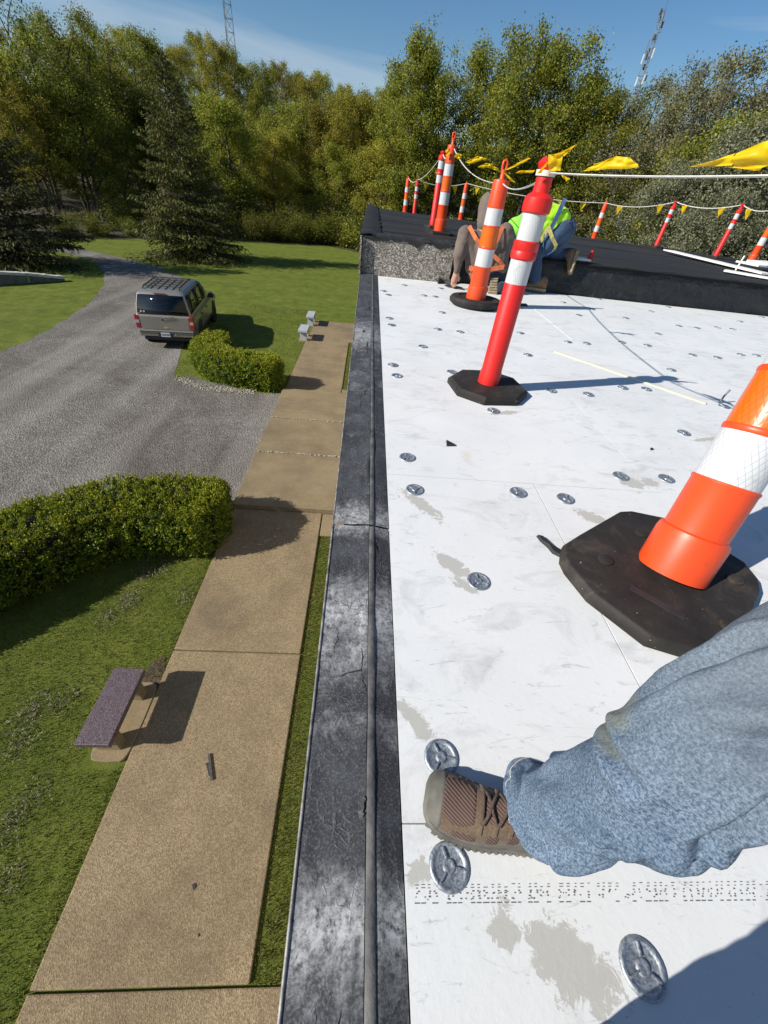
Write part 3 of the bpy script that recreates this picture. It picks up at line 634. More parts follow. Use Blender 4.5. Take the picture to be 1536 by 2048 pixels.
# broken dot-matrix print running along the nearest board (cut off half way, as in the photo)
host = [t for t in boards if t[2] < .1 < t[3] and t[0] < .5 < t[1]][0]
b = MB(); R0 = random.Random(5)
def dash(px, py, w, h):
    q = onz(px, py); s_ = .00078; b.add([(q[0]-w*s_/2, q[1]-h*s_/2, host[4]+.0007), (q[0]+w*s_/2, q[1]-h*s_/2, host[4]+.0007), (q[0]+w*s_/2, q[1]+h*s_/2, host[4]+.0007), (q[0]-w*s_/2, q[1]+h*s_/2, host[4]+.0007)], [(0, 1, 2, 3)])
for g0, g1 in ((829, 873), (893, 1041), (1056, 1105), (1117, 1181), (1193, 1243), (1250, 1297), (1307, 1353), (1366, 1425), (1430, 1470), (1479, 1523), (1530, 1580)):
    x = g0
    while x < g1-3:
        sl = -.0096*(x-825); wd = R0.uniform(8, 13)
        for yy in (1770, 1776): 
            if R0.random() < .8: dash(x+wd*.4, yy+sl+R0.uniform(-.6, .6), wd*R0.uniform(.45, .8), 1.5)
        for yy in (1783, 1787, 1793, 1798):
            if R0.random() < .55: dash(x+R0.uniform(1, wd-2), yy+sl, R0.uniform(3, 5.5), 2.4)
            if R0.random() < .25: dash(x+R0.uniform(1, wd-2), yy+sl+1.5, R0.uniform(2, 4), 1.8)
        if R0.random() < .75: dash(x+wd*.5, 1806.5+sl, wd*R0.uniform(.8, 1.2), 2.0)
        x += wd+R0.uniform(1, 4)
o = b.build('printed_marks', MAT['ink'], host[5], True, fix=False); o['kind'] = 'stuff'

# ---- raised part of the building: pebble panel, tarred upstand, black roof
b = MB(); b.box((.50, 6.13, .205), (1.20, .13, .42)); b.build('parapet_panel', MAT['pebble'], bld, True, bevel=.008)
b = MB(); b.box((-.115, 6.075+.55, .205), (.022, 1.24, .44)); b.box((-.112, 6.2+5.7, .17), (.02, 10.0, .40)); b.build('parapet_panel', MAT['pebble'], bld, True)
# upstand wall: uneven tarred face
nxs, nzs = 150, 10; V = []; F = []
for i in range(nxs+1):
    x = 1.105+(BX1-1.105)*i/nxs
    for j in range(nzs+1):
        z = -.02+.385*j/nzs; t = j/nzs
        V.append((x, YP+.055*t+.03*mnoise.fractal((x*2.2, z*6, 3), .8, 2, 4)*(1-.3*t), z+(.012*mnoise.noise((x*1.5, 2, 2)) if j == nzs else 0)))
n = nzs+1
for i in range(nxs):
    for j in range(nzs): F.append((i*n+j, (i+1)*n+j, (i+1)*n+j+1, i*n+j+1))
me = bpy.data.meshes.new('tarred_upstand'); me.from_pydata(V, [], F); smooth(me, 60); link('tarred_upstand', me, MAT['tar'], bld, True)
def up_z(x, y):
    t = (y-6.2)/7.6; return .372*(1-t)+t*(.385-.016*max(0, x))+.008*mnoise.noise((x*.8, y*.8, 1))+.004*max(0, mnoise.noise((x*1.1, y*4.5, 9)))
V = []; F = []; xs_ = np.linspace(-.10, BX1, 90); ys_ = np.linspace(6.18, 13.8, 80)
for y in ys_:
    for x in xs_: V.append((x, y, up_z(x, y)+(.035 if y < 6.5 and x < 1.15 else 0)))
for y in (13.82, 13.85):
    for x in xs_: V.append((x, y, up_z(x, 13.8)-(.02 if y < 13.84 else .30)))
n = len(xs_)
for j in range(len(ys_)+1):
    for i in range(n-1): F.append((j*n+i, j*n+i+1, (j+1)*n+i+1, (j+1)*n+i))
me = bpy.data.meshes.new('upper_roof'); me.from_pydata(V, [], F); smooth(me, 50); link('upper_roof', me, MAT['roofing'], bld, True)
b = MB(); b.box(((-.10+BX1)/2, 15.6, .07), (BX1+.1, 3.6, .02)); b.build('rear_roof', MAT['roofing'], bld, True)
# membrane lap along the front of the raised roof (ragged edge hanging over the panel)
r1 = []; r2 = []; r3 = []
for i in range(60):
    x = -.125+1.26*i/59; w = mnoise.fractal((x*6, 1, 2), .8, 2, 4)
    r1.append((x, 6.56+.05*w, .425+.02*w)); r2.append((x, 6.062, .432+.012*w)); r3.append((x, 6.055-.006*abs(w), .395+.045*w))
b = MB(); b.loft([r1, r2, r3], closed=False, cap=False); b.build('membrane_lap', MAT['roofing'], bld, True, sm=60)
r1 = []; r2 = []; r3 = []
for i in range(90):
    y = 6.05+7.7*i/89; w = mnoise.fractal((3, y*2.5, 2), .8, 2, 4)
    r1.append((.16+.04*w, y, up_z(0, y)+.02)); r2.append((.00+.02*w, y, .455+.012*w)); r3.append((-.130, y, .44+.01*w))
r4 = [(x-.003, y, .36) for x, y, z in r3]
b = MB(); b.loft([r1, r2, r3, r4], closed=False, cap=False); b.build('membrane_lap', MAT['roofing'], bld, True, sm=60)
r1 = []; r2 = []; r3 = []
for i in range(160):
    x = 1.12+(BX1-1.14)*i/159; w = mnoise.fractal((x*3, 4, 2), .8, 2, 4)
    r1.append((x, 6.42+.06*w, up_z(x, 6.4)+.006)); r2.append((x, 6.222+.012*w, .380+.012*w)); r3.append((x, 6.213+.012*w, .335+.02*w))
b = MB(); b.loft([r1, r2, r3], closed=False, cap=False); b.build('membrane_lap', MAT['roofing'], bld, True, sm=60)
# sheet laps on the black roof
for k, y in enumerate((7.5, 9.7, 12.1)):
    r1 = []; r2 = []
    for i in range(70):
        x = .2+(BX1-.4)*i/69; w = mnoise.fractal((x*2, y, 2), .8, 2, 4)
        r1.append((x, y+.01*w, up_z(x, y)+.004+.004*w)); r2.append((x, y+.5, up_z(x, y+.5)+.001))
    b = MB(); b.loft([r1, r2], closed=False, cap=False); b.build('roof_sheet', MAT['roofing'], bld, True, sm=60)

# ================================================================== TRAFFIC POSTS
def post_M(base, top): # matrix whose z axis runs base -> top
    z = (Vector(top)-Vector(base)).normalized(); return Matrix.Translation(base) @ z.to_track_quat('Z', 'Y').to_matrix().to_4x4()
def octagon(hw, cut, sc=1.0): 
    a, c = hw*sc, (hw-cut)*sc; return [(-c, -a), (c, -a), (a, -c), (a, c), (c, a), (-c, a), (-a, c), (-a, -c)]
def rot2(poly, a): return [(x*math.cos(a)-y*math.sin(a), x*math.sin(a)+y*math.cos(a)) for x, y in poly]
def lathe_part(name, prof, mat, par, n=28, ang=40):
    b = MB(); b.lathe(prof, n); o = b.build(name, mat, par, sm=ang); return o
def orange_post(label, loc, top, base_kind, H=1.10, group=None, detail=True, base_rot=0.0, hw=.31, handle=True, r=.093, name='traffic_post', outline=None):
    t = thing(name, label, 'traffic post', loc, 0, group)
    d = (Vector(top)-Vector(loc)).normalized(); tilt = d.to_track_quat('Z', 'Y')
    base_h = .05
    if base_kind == 'oct':
        b = MB(); rings = []
        if outline:
            oc = [Vector((q_[0]-loc[0], q_[1]-loc[1], 0)) for q_ in outline]
            for sc, z in ((1.0, 0.0), (1.015, .010), (1.012, .034), (.985, .050), (.5, .054)): rings.append([(v.x*sc, v.y*sc, z) for v in oc])
            b.loft(rings); b.build('rubber_base', MAT['rubber'], t, bevel=.009, seg=3, sm=45); rings = []; b = MB()
        else:
          pass
        for sc, z in ((.97, 0.0), (1.0, .012), (1.0, .034), (.955, .050), (.45, .056)):
            rings.append([(x, y, z) for x, y in rot2(octagon(hw, hw*.55, sc), base_rot)])
        if not outline: b.loft(rings); b.build('rubber_base', MAT['rubber'], t, bevel=.006 if detail else 0, seg=2, sm=35)
        if detail:
            for x, y in ((-.22, .045), (.04, -.215), (.21, -.03), (.0, .19)):
                x, y = rot2([(x, y)], base_rot*.3)[0]
                k = MB(); k.lathe([(.026, .048), (.026, .0575), (.022, .0600), (.0001, .0605)], 18, Matrix.Translation((x, y, 0))); k.build('base_stud', MAT['rubber'], t, sm=40)
            k = MB(); k.box((-.135, -.135, .0525), (.16, .022, .008), Matrix.Rotation(-.75, 3, 'Z')); k.build('grip_slot', MAT['trim'], t)
    elif base_kind == 'tyre':
        b = MB(); R_, n = hw, 30; rings = []
        for (rr, z) in ((.86, 0.0), (1.0, .03), (1.02, .06), (.95, .085), (.70, .092), (.66, .080), (.40, .075)):
            rings.append([(R_*rr*math.cos(a)*1.05, R_*rr*math.sin(a)*.95, z) for a in [2*math.pi*k/n for k in range(n)]])
        b.loft(rings); b.build('rubber_base', MAT['rubber'], t, sm=35)
    elif base_kind == 'flat':
        b = MB(); b.loft([[(x, y, z) for x, y in octagon(hw, hw*.4, s_)] for s_, z in ((1, 0), (1, .035), (.9, .045))]); b.build('rubber_base', MAT['rubber'], t, sm=35)
    z0 = .045
    parts = [('sleeve', [(r*1.16, z0), (r*1.15, .175), (r*1.10, .195), (r*1.02, .20)], MAT['orange']),
             ('tube', [(r*1.0, .19), (r*.985, .36), (r*1.01, .366), (r*1.01, .372), (r*.96, .375)], MAT['orange']),
             ('reflective_band', [(r*.955, .374), (r*.935, .528)], MAT['refl_white']),
             ('tube_ring', [(r*.95, .526), (r*.975, .532), (r*.975, .541), (r*.94, .546)], MAT['orange']),
             ('reflective_band', [(r*.93, .545), (r*.90, .70)], MAT['refl_orange']),
             ('tube_ring', [(r*.90, .698), (r*.925, .704), (r*.925, .712), (r*.89, .717)], MAT['orange']),
             ('reflective_band', [(r*.885, .716), (r*.86, .85)], MAT['refl_white']),
             ('tube', [(r*.86, .848), (r*.88, .856), (r*.86, .87), (r*.82, 1.045), (r*.78, 1.055), (r*.30, 1.060), (r*.24, 1.068), (r*.22, 1.13), (r*.001, 1.132)], MAT['orange'])]
    sc = (H)/1.10
    for nm, pr, mt in parts:
        o = lathe_part(nm, [(a, (z if z < .06 else z*sc)) for a, z in pr], mt, t, 36 if detail else 18); o.rotation_mode = 'QUATERNION'; o.rotation_quaternion = tilt
    if handle:
        b = MB(); z1 = 1.10*sc; b.tube([(-.012, 0, z1), (-.020, 0, z1+.05), (-.018, 0, z1+.085), (0, 0, z1+.10), (.018, 0, z1+.085), (.020, 0, z1+.05), (.012, 0, z1)], .011, 8)
        o = b.build('handle', MAT['orange'], t, sm=60); o.rotation_mode = 'QUATERNION'; o.rotation_quaternion = tilt
    return t
def red_post(label, loc, top, H=1.12, group=None, r=.058, base=True, hw=.235, base_rot=.15, detail=True, lower=.60):
    t = thing('traffic_post', label, 'traffic post', loc, 0, group)
    d = (Vector(top)-Vector(loc)).normalized(); tilt = d.to_track_quat('Z', 'Y')
    if base:
        b = MB(); rings = [[(x, y, z) for x, y in rot2(octagon(hw, hw*.55, s_), base_rot)] for s_, z in ((1, 0), (1.0, .030), (.93, .046), (.5, .050))]
        b.loft(rings); b.build('rubber_base', MAT['rubber'], t, sm=30)
    s_ = H/1.12
    parts = [('tube', [(r*1.08, .04), (r*1.06, .12), (r*1.0, .13), (r*.96, lower), (r*.92, lower+.005)], MAT['red']),
             ('reflective_band', [(r*.955, lower+.003), (r*.95, lower+.115)], MAT['refl_white']),
             ('tube_ring', [(r*.95, lower+.113), (r*1.08, lower+.120), (r*1.10, lower+.150), (r*1.04, lower+.155), (r*1.08, lower+.162), (r*1.06, lower+.192), (r*.95, lower+.198)], MAT['red']),
             ('reflective_band', [(r*.95, lower+.197), (r*.94, lower+.310)], MAT['refl_white']),
             ('cap', [(r*.94, lower+.308), (r*1.12, lower+.316), (r*1.15, lower+.345), (r*1.10, lower+.372), (r*.85, lower+.385), (r*.66, lower+.392), (r*.62, 1.05), (r*.5, 1.055), (r*.5, 1.07), (r*.72, 1.085), (r*.78, 1.10), (r*.5, 1.12), (r*.001, 1.12)], MAT['red'])]
    for nm, pr, mt in parts:
        o = lathe_part(nm, [(a, z*s_ if z > .05 else z) for a, z in pr], mt, t, 32 if detail else 16); o.rotation_mode = 'QUATERNION'; o.rotation_quaternion = tilt
    return t
# near post: base centre on the roof, leaning a touch towards the flag line
OUTL = [onz(px, py, .045) for px, py in ((1130, 1088), (1165, 1066), (1240, 1023), (1262, 1022), (1330, 1036), (1400, 1070), (1490, 1126), (1516, 1158), (1521, 1180), (1500, 1235), (1462, 1285), (1430, 1302), (1392, 1303), (1302, 1276), (1184, 1187), (1138, 1132), (1128, 1112))]
q = onz(1347, 1140, .06); PA = Vector((q[0], q[1], 0)); PA_top = Vector(onz(1462, 950, .372)); PA_top = PA+(PA_top-PA)*(1.1/.372)
orange_post('big orange traffic post on wide black octagonal rubber base beside the denim clad leg', PA, PA_top, 'oct', 1.10, None, True, .12, .335, outline=OUTL)
PB = Vector(onz(976, 766, .045)); PB.z = 0; PB_top = Vector((PB.x+.012, PB.y+.02, 1.12))
red_post('slim red traffic post with two white bands standing on the white boards', PB, PB_top, 1.13, None, .062)
PC = Vector(onz(952, 594, .09)); PC.z = 0; PC_top = PC+Vector((0, 0, 1.24))
orange_post('orange and white traffic post with tyre like round base by the kneeling person', PC, PC_top, 'tyre', 1.13, None, True, 0, .27)
PD = Vector((0, 0, 0)); q = at(880, 455, 8.25); PD = Vector((q[0], q[1], up_z(q[0], q[1])))
orange_post('orange traffic post with white bands on thin black base above the pebble dash panel', PD, PD+Vector((0, 0, 1)), 'flat', 1.16, None, False, 0, .22, True, .085)
q = at(867, 442, 9.35); PE = Vector((q[0], q[1], up_z(q[0], q[1])))
red_post('thin red traffic post close behind the orange post on the black roof', PE, PE+Vector((0, 0, 1)), 1.10, None, .062, True, .16, 0, False, .68)
far = []
gfar = 'posts along the rear edge of the black roof'
for px, py, D, kind, h in ((811, 412, 16.2, 'o', 1.06), (829, 418, 15.4, 'r', 1.04), (921, 437, 15.8, 'o', 1.10), (1188, 474, 15.6, 'o', 1.04), (1312, 492, 15.4, 'r', 1.04), (1432, 510, 14.6, 'r2', 1.10), (1502, 522, 13.9, 'o', 1.10), (1620, 545, 14.0, 'r', 1.05)):
    q = at(px, py, D); z = .08 if q[1] > 13.85 else up_z(q[0], q[1]); P_ = Vector((q[0], q[1], z)); far.append(P_+Vector((0, 0, h)))
    if kind == 'o': orange_post('orange and white striped traffic post at the rear edge of the black roof', P_, P_+Vector((0, 0, 1)), 'flat', h, gfar, False, 0, .2, False, .075)
    else: red_post('slender red traffic post at the rear edge of the black roof', P_, P_+Vector((0, 0, 1)), h, gfar, .055, True, .18, 0, False, .62)

# ================================================================== FLAG LINES
def sag(a, b, n, s_): return [a.lerp(b, k/n)+Vector((0, 0, -s_*4*(k/n)*(1-k/n))) for k in range(n+1)]
def ribbon(mb, pts, w, th=.0025):
    mb.tube(pts, [w]*len(pts), 6, True, .45)
def cloth_patch(name, quads, par, mat=None, amp=.012, seed=0, nn=10):
    """quads: 4 corner points (or 3); bilinear patch with ripples"""
    P = [Vector(p) for p in quads]
    if len(P) == 3: P = [P[0], P[1], P[2], P[2].copy()]
    b = MB(); rings = []
    nrm = (P[1]-P[0]).cross(P[2]-P[0]); nrm = nrm.normalized() if nrm.length > 1e-9 else Vector((0, 0, 1))
    for i in range(nn+1):
        v = i/nn; r = []
        for j in range(nn+1):
            u = j/nn; p = (P[0].lerp(P[1], u)).lerp(P[3].lerp(P[2], u), v)
            p = p+nrm*amp*mnoise.noise((u*2.3+seed, v*2.3, seed*3.1))*1.6; r.append(p)
        rings.append(r)
    b.loft(rings, closed=False, cap=False)
    return b.build(name, mat or MAT['pennant'], par, True, sm=70)
# near line: wide webbing from the near post past the red post to the orange posts
ropeA = Vector((PA_top.x, PA_top.y, 1.115)); ropeB = Vector((PB.x+.01, PB.y-.07, 1.073)); ropeC = Vector(onz(1001, 338, 1.085)); 
ropeC = Vector((PC.x+.01, PC.y-.04, 1.06)); ropeD = Vector((PD.x+.02, PD.y-.10, PD.z+1.07))
near = thing('pennant_line', 'white webbing with big yellow pennants strung between the posts on the white boards', 'pennant line', (PB.x, PB.y, 1.07))
b = MB(); pA = sag(ropeA, ropeB, 16, .012); pts = pA; ribbon(b, pts, .0085); b.build('webbing', MAT['rope'], near, True, sm=60)
b = MB(); pB = sag(ropeB, ropeC, 18, .05); ribbon(b, pB, .0085); b.build('webbing', MAT['rope'], near, True, sm=60)
b = MB(); pC = sag(ropeC, ropeD, 18, .10); ribbon(b, pC, .0085); b.build('webbing', MAT['rope'], near, True, sm=60)
b = MB(); b.lathe([(.045, -.011), (.046, .011), (.040, .011), (.039, -.011), (.045, -.011)], 20, Matrix.Translation((PB.x+.01, PB.y+.02, 1.073))); b.build('webbing', MAT['rope'], near, True, sm=40)
ropeF = ropeA+(ropeA-ropeB)*1.3
b = MB(); ribbon(b, sag(ropeA, Vector((1.25, -2.6, 1.08)), 16, .05), .0085); b.build('webbing', MAT['rope'], near, True, sm=60)
def plane_of(a, b):
    d = np.array(b-a); n_ = np.cross(d, [0, 0, 1.0]); return np.array(a), n_/np.linalg.norm(n_)
def pxp(a, b, lst):
    p0, n_ = plane_of(a, b); return [Vector(onplane(px, py, p0, n_)) for px, py in lst]
# pennant blown up between red post and right edge, and the larger one nearer the camera
Q = pxp(ropeA, ropeB, [(1165, 342), (1200, 340), (1232, 313), (1190, 328)]); cloth_patch('pennant', Q, near, amp=.010, seed=1)
Q = pxp(ropeA, ropeB, [(1198, 340), (1282, 335), (1262, 315), (1230, 312)]); cloth_patch('pennant', Q, near, amp=.014, seed=2)
Q = pxp(ropeA, ropeB, [(1375, 333), (1465, 331), (1470, 305), (1425, 322)]); cloth_patch('pennant', Q, near, amp=.012, seed=3)
Q = pxp(ropeA, ropeB, [(1462, 331), (1600, 327), (1600, 262), (1468, 306)]); cloth_patch('pennant', Q, near, amp=.016, seed=4)
Q = pxp(ropeA, ropeB, [(1448, 333), (1540, 330), (1515, 341), (1507, 341)]); cloth_patch('pennant', Q, near, amp=.010, seed=5)
# pennants wound on the red post's head and streaming from it
def px_at(lst, ref):
    D = math.hypot(ref.x, ref.y); return [Vector(at(px, py, D)) for px, py in lst]
for sd, poly in enumerate(([(1090, 342), (1113, 342), (1118, 312), (1089, 310)], [(1092, 312), (1120, 314), (1146, 290), (1112, 306)], [(1112, 308), (1120, 312), (1147, 288), (1146, 289)], [(1066, 348), (1076, 346), (1092, 322), (1086, 326)], [(1112, 346), (1118, 350), (1132, 358), (1124, 363)])):
    Q = px_at(poly, PB); Q = [v+Vector((0, -.05, 0)) for v in Q]; cloth_patch('pennant', Q, near, amp=.012, seed=10+sd)
for sd, poly in enumerate(([(1008, 341), (1020, 338), (1062, 317), (1056, 315)], [(1030, 346), (1040, 341), (1070, 340), (1066, 346)], [(1004, 342), (1012, 346), (1032, 366), (1022, 363)])):
    q1 = ropeB.lerp(ropeC, .55); Q = px_at(poly, q1); cloth_patch('pennant', Q, near, amp=.02, seed=20+sd)
for sd, poly in enumerate(([(930, 324), (942, 328), (974, 317), (955, 312)], [(955, 334), (968, 337), (990, 328), (972, 326)], [(972, 334), (995, 342), (998, 338), (984, 330)], [(908, 314), (920, 319), (924, 309), (914, 306)])):
    q1 = ropeC.lerp(ropeD, .45); Q = px_at(poly, q1); cloth_patch('pennant', Q, near, amp=.03, seed=30+sd)
Q = px_at([(890, 313), (897, 313), (899, 296), (889, 301)], PD); cloth_patch('pennant', [v+Vector((0, -.1, 0)) for v in Q], near, amp=.01, seed=40)
# far line round the rear edge
fl = thing('pennant_line', 'thin cord with small yellow triangles along the rear edge of the black roof', 'pennant line', (5, 15, 1.1))
eD = Vector((PE.x, PE.y, PE.z+1.06)); tops = [f-Vector((0, 0, .02)) for f in far]
chain = [Vector((PD.x, PD.y, PD.z+1.07)), eD, tops[1], tops[0]]
for a_, b_ in zip(chain[:-1], chain[1:]):
    b = MB(); b.tube(sag(a_, b_, 10, .08), .007, 5); b.build('cord', MAT['rope'], fl, True)
for a_, b_ in zip(tops[1:-1], tops[2:]):
    nseg = 14; pts = sag(a_, b_, nseg, .10); b = MB(); b.tube(pts, .0085, 5); b.build('cord', MAT['rope'], fl, True)
    m_ = max(2, int((b_-a_).length/.75))
    for k in range(m_):
        t = (k+.5)/m_+random.uniform(-.08, .08); p = a_.lerp(b_, t)+Vector((0, 0, -.40*t*(1-t))); d = (b_-a_).normalized()
        cloth_patch('pennant', [p-d*.085, p+d*.085, p+Vector((random.uniform(-.05, .08), .04, -.21))], fl, amp=.03, seed=random.uniform(0, 50), nn=4)
for a_, b_ in zip(chain[:-1], chain[1:]):
    for t in (.25, .5, .78):
        p = a_.lerp(b_, t)+Vector((0, 0, -.3*t*(1-t))); d = (b_-a_).normalized(); cloth_patch('pennant', [p-d*.06, p+d*.06, p+Vector((.09, .02, -.10))], fl, amp=.03, seed=t*30, nn=4)

# ================================================================== LOOSE THINGS ON THE ROOF
def strip_on(name, label, cat, pts, w, h, mat, z=0.0):
    a, b_ = Vector(pts[0]), Vector(pts[1]); d = b_-a; L = d.length; c = (a+b_)/2; mb = MB(); n_ = 24; x = d.normalized(); y = Vector((0, 0, 1)).cross(x).normalized(); up = x.cross(y)
    rings = []
    for k in range(n_+1):
        p = a.lerp(b_, k/n_)+up*.001*mnoise.noise((k*.6, 3, L)); ww = w*(1+.10*mnoise.noise((k*.5, L, 0)))*.5
        rings.append([p-y*ww, p+y*ww, p+y*ww+up*h, p-y*ww+up*h])
    mb.loft(rings); o = mb.build(name, mat, None, sm=30); return props(o, label, cat)
q1, q2 = onz(1110, 704), onz(1412, 808)
strip_on('foam_strip', 'long thin pale yellow foam strip lying across the white boards', 'foam strip', ((q1[0], q1[1], .001), (q2[0], q2[1], .001)), .028, .006, MAT['foam_yellow'])
q = onz(1438, 806); b = MB(); b.tube([(q[0], q[1], .0), (q[0]+.012, q[1]+.008, .055), (q[0]+.028, q[1]+.012, .095)], .006, 8); props(b.build('steel_pin', MAT['steel_pin'], sm=50), 'short dark steel pin standing up from the white boards near the foam strip', 'pin')
def scrap(label, outline, mat, z=.003, h=.006, seed=0):
    b = MB(); P_ = [Vector(onz(px, py)) for px, py in outline]; n_ = len(P_)
    r0 = [p+Vector((0, 0, z-.0015)) for p in P_]; c_ = sum(P_, Vector())/n_
    r1 = [p+(c_-p)*.08+Vector((0, 0, z+h*(1+mnoise.noise((i*1.3, seed, 2))))) for i, p in enumerate(P_)]
    b.loft([r0, r1]); o = b.build('membrane_scrap', MAT[mat], None, sm=30); return props(o, label, 'scrap', 'black roofing scraps')
scrap('small torn triangle of black membrane lying on the white boards', [(892, 882), (910, 891), (911, 893), (893, 893)], 'scrap')
scrap('ragged black strip of membrane beside the big octagonal rubber base', [(1072, 1073), (1082, 1075), (1098, 1088), (1103, 1096), (1120, 1106), (1138, 1118), (1136, 1124), (1120, 1116), (1104, 1108), (1094, 1096), (1080, 1084)], 'scrap', .003, .012)
scrap('crumpled black membrane offcut lying against the pebble panel', [(873, 562), (888, 556), (905, 560), (912, 567), (900, 570), (888, 568), (876, 568)], 'scrap', .003, .05, 3)
scrap('thin black offcut on the boards beside the kneeling person in brown', [(888, 571), (905, 571), (925, 577), (930, 581), (912, 578), (896, 575)], 'scrap', .003, .01, 4)
scrap('flat dark offcut between the slim red post and the kneeling person', [(1036, 609), (1052, 610), (1056, 613), (1038, 613)], 'scrap', .003, .012, 5)
scrap('tiny black crumb on the boards between a steel plate and the foam strip', [(1300, 897), (1304, 896), (1306, 900), (1301, 901)], 'scrap', .002, .004, 6)
def loose_board(label, pts, w, h, z, th=0):
    a = onz(*pts[0], z); c_ = onz(*pts[1], z); return strip_on('loose_board', label, 'board', ((a[0], a[1], z), (c_[0], c_[1], z)), w, h, MAT['board_white'])
for lab, (pa, pb), w, z in (('long white board lying on the black roof beside the rear posts', ((1336, 504), (1535, 553)), .26, .0), ('short white board lying on the black roof above the tarred upstand', ((1446, 546), (1560, 566)), .20, .0)):
    a = onz(*pa, .36); c_ = onz(*pb, .36); za, zc = up_z(a[0], a[1])+.012, up_z(c_[0], c_[1])+.02
    o = strip_on('loose_board', lab, 'board', ((a[0], a[1], max(za, zc)), (c_[0], c_[1], max(za, zc))), w, .022, MAT['board_white'])
a = onz(1500, 540, .36); c_ = onz(1600, 548, .36); zz = up_z(a[0], a[1])+.055
b = MB(); b.box(((a[0]+c_[0])/2, (a[1]+c_[1])/2+.35, zz+.02), (.9, .5, .035), Matrix.Rotation(.2, 3, 'Z')); props(b.build('loose_board', MAT['board_white'], bevel=.006), 'wide white insulation board lying on the black roof under a turned one', 'board')
b = MB(); b.box(((a[0]+c_[0])/2+.08, (a[1]+c_[1])/2+.38, zz+.058), (.8, .45, .035), Matrix.Rotation(.5, 3, 'Z')); props(b.build('loose_board', MAT['board_white'], bevel=.006), 'white insulation board lying turned on top of another one on the black roof', 'board')
a = onz(1452, 548, .36); b = MB(); b.tube([(a[0]+.2, a[1]+.1, up_z(a[0], a[1])+.05), (a[0]+.23, a[1]+.12, up_z(a[0], a[1])+.25)], .012, 8); props(b.build('white_pin', MAT['board_white'], sm=50), 'thin white rod standing beside the short white board', 'rod')
q = onz(1196, 527, .40); b = MB(); zq = up_z(q[0], 6.5)+.01
b.lathe([(.035, 0), (.038, .02), (.038, .09), (.02, .105), (.014, .12), (.014, .14), (.001, .142)], 14, Matrix.Translation((q[0], max(q[1], 6.45), zq))); props(b.build('red_canister', MAT['red'], sm=40), 'small red canister standing on the black roof above the tarred upstand', 'canister')
q = at(1120, 527, 6.4); b = MB(); b.box((q[0]+.10, 6.42, .412), (.95, .24, .022), Matrix.Rotation(-.06, 3, 'Z')); props(b.build('loose_board', MAT['board_white'], bevel=.003), 'white board under the shin of the person in lime shirt', 'board')

# things on the walk below
def debris(label, outline, h, mat, zt=T0):
    b = MB(); P_ = [Vector(onz(px, py, zt)) for px, py in outline]; r0 = [p+Vector((0, 0, .001)) for p in P_]; r1 = [p+Vector((0, 0, .001+h)) for p in P_]
    b.loft([r0, r1]); return props(b.build('debris', MAT[mat], None, bevel=.002), label, 'debris')
debris('narrow dark splinter lying on the walk next to the mauve bench', [(416, 1508), (421, 1508), (427, 1560), (421, 1561)], .02, 'wood_dark')
debris('dark chip on the walk under the long splinter', [(412, 1528), (418, 1524), (422, 1545), (418, 1553)], .012, 'scrap')
debris('small black chip on the walk slab beyond the splinter', [(384, 1768), (391, 1767), (392, 1774), (387, 1781)], .008, 'scrap')
debris('tiny black crumb on the walk slab, smallest of the scraps there', [(395, 1868), (398, 1867), (399, 1873), (396, 1874)], .006, 'scrap')

# ================================================================== PEOPLE
def capsules(name, segs, mat, par, voxel=.014, sm_it=6, world=True, disp=0.0):
    """union of tapered capsules, voxel remeshed into one continuous skin"""
    b = MB()
    for p0, r0, p1, r1 in segs:
        p0, p1 = Vector(p0), Vector(p1); d = p1-p0; L = max(d.length, 1e-4); q = d.to_track_quat('Z', 'Y') if d.length > 1e-4 else Vector((0, 0, 1)).to_track_quat('Z', 'Y')
        prof = [(max(1e-4, r0*math.sin(a)), -r0*math.cos(a)) for a in np.linspace(0.05, math.pi/2, 5)]+[(max(1e-4, r1*math.cos(a)), L+r1*math.sin(a)) for a in np.linspace(0, math.pi/2-.05, 5)]
        b.lathe(prof, 14, Matrix.Translation(p0) @ q.to_matrix().to_4x4())
    o = b.build(name, mat, par, world, fix=True)
    md = o.modifiers.new('remesh', 'REMESH'); md.mode = 'VOXEL'; md.voxel_size = voxel; md.use_smooth_shade = True
    if sm_it: ms = o.modifiers.new('smooth', 'SMOOTH'); ms.factor = .5; ms.iterations = sm_it
    if disp:
        tx = bpy.data.textures.new(name+'_folds', 'CLOUDS'); tx.noise_scale = .09; tx.noise_depth = 3
        dm = o.modifiers.new('folds', 'DISPLACE'); dm.texture = tx; dm.strength = disp; dm.mid_level = .5; dm.texture_coords = 'LOCAL'
    return o
def band(name, pts, w, th, mat, par):
    """flat webbing strap along points (list of (point, normal))"""
    rings = []
    for i, (p, n_) in enumerate(pts):
        p = Vector(p); n_ = Vector(n_).normalized(); t = (Vector(pts[min(i+1, len(pts)-1)][0])-Vector(pts[max(i-1, 0)][0])).normalized(); s_ = t.cross(n_).normalized()
        rings.append([p-s_*w/2, p+s_*w/2, p+s_*w/2+n_*th, p-s_*w/2+n_*th])
    b = MB(); b.loft(rings); return b.build(name, mat, par, True)
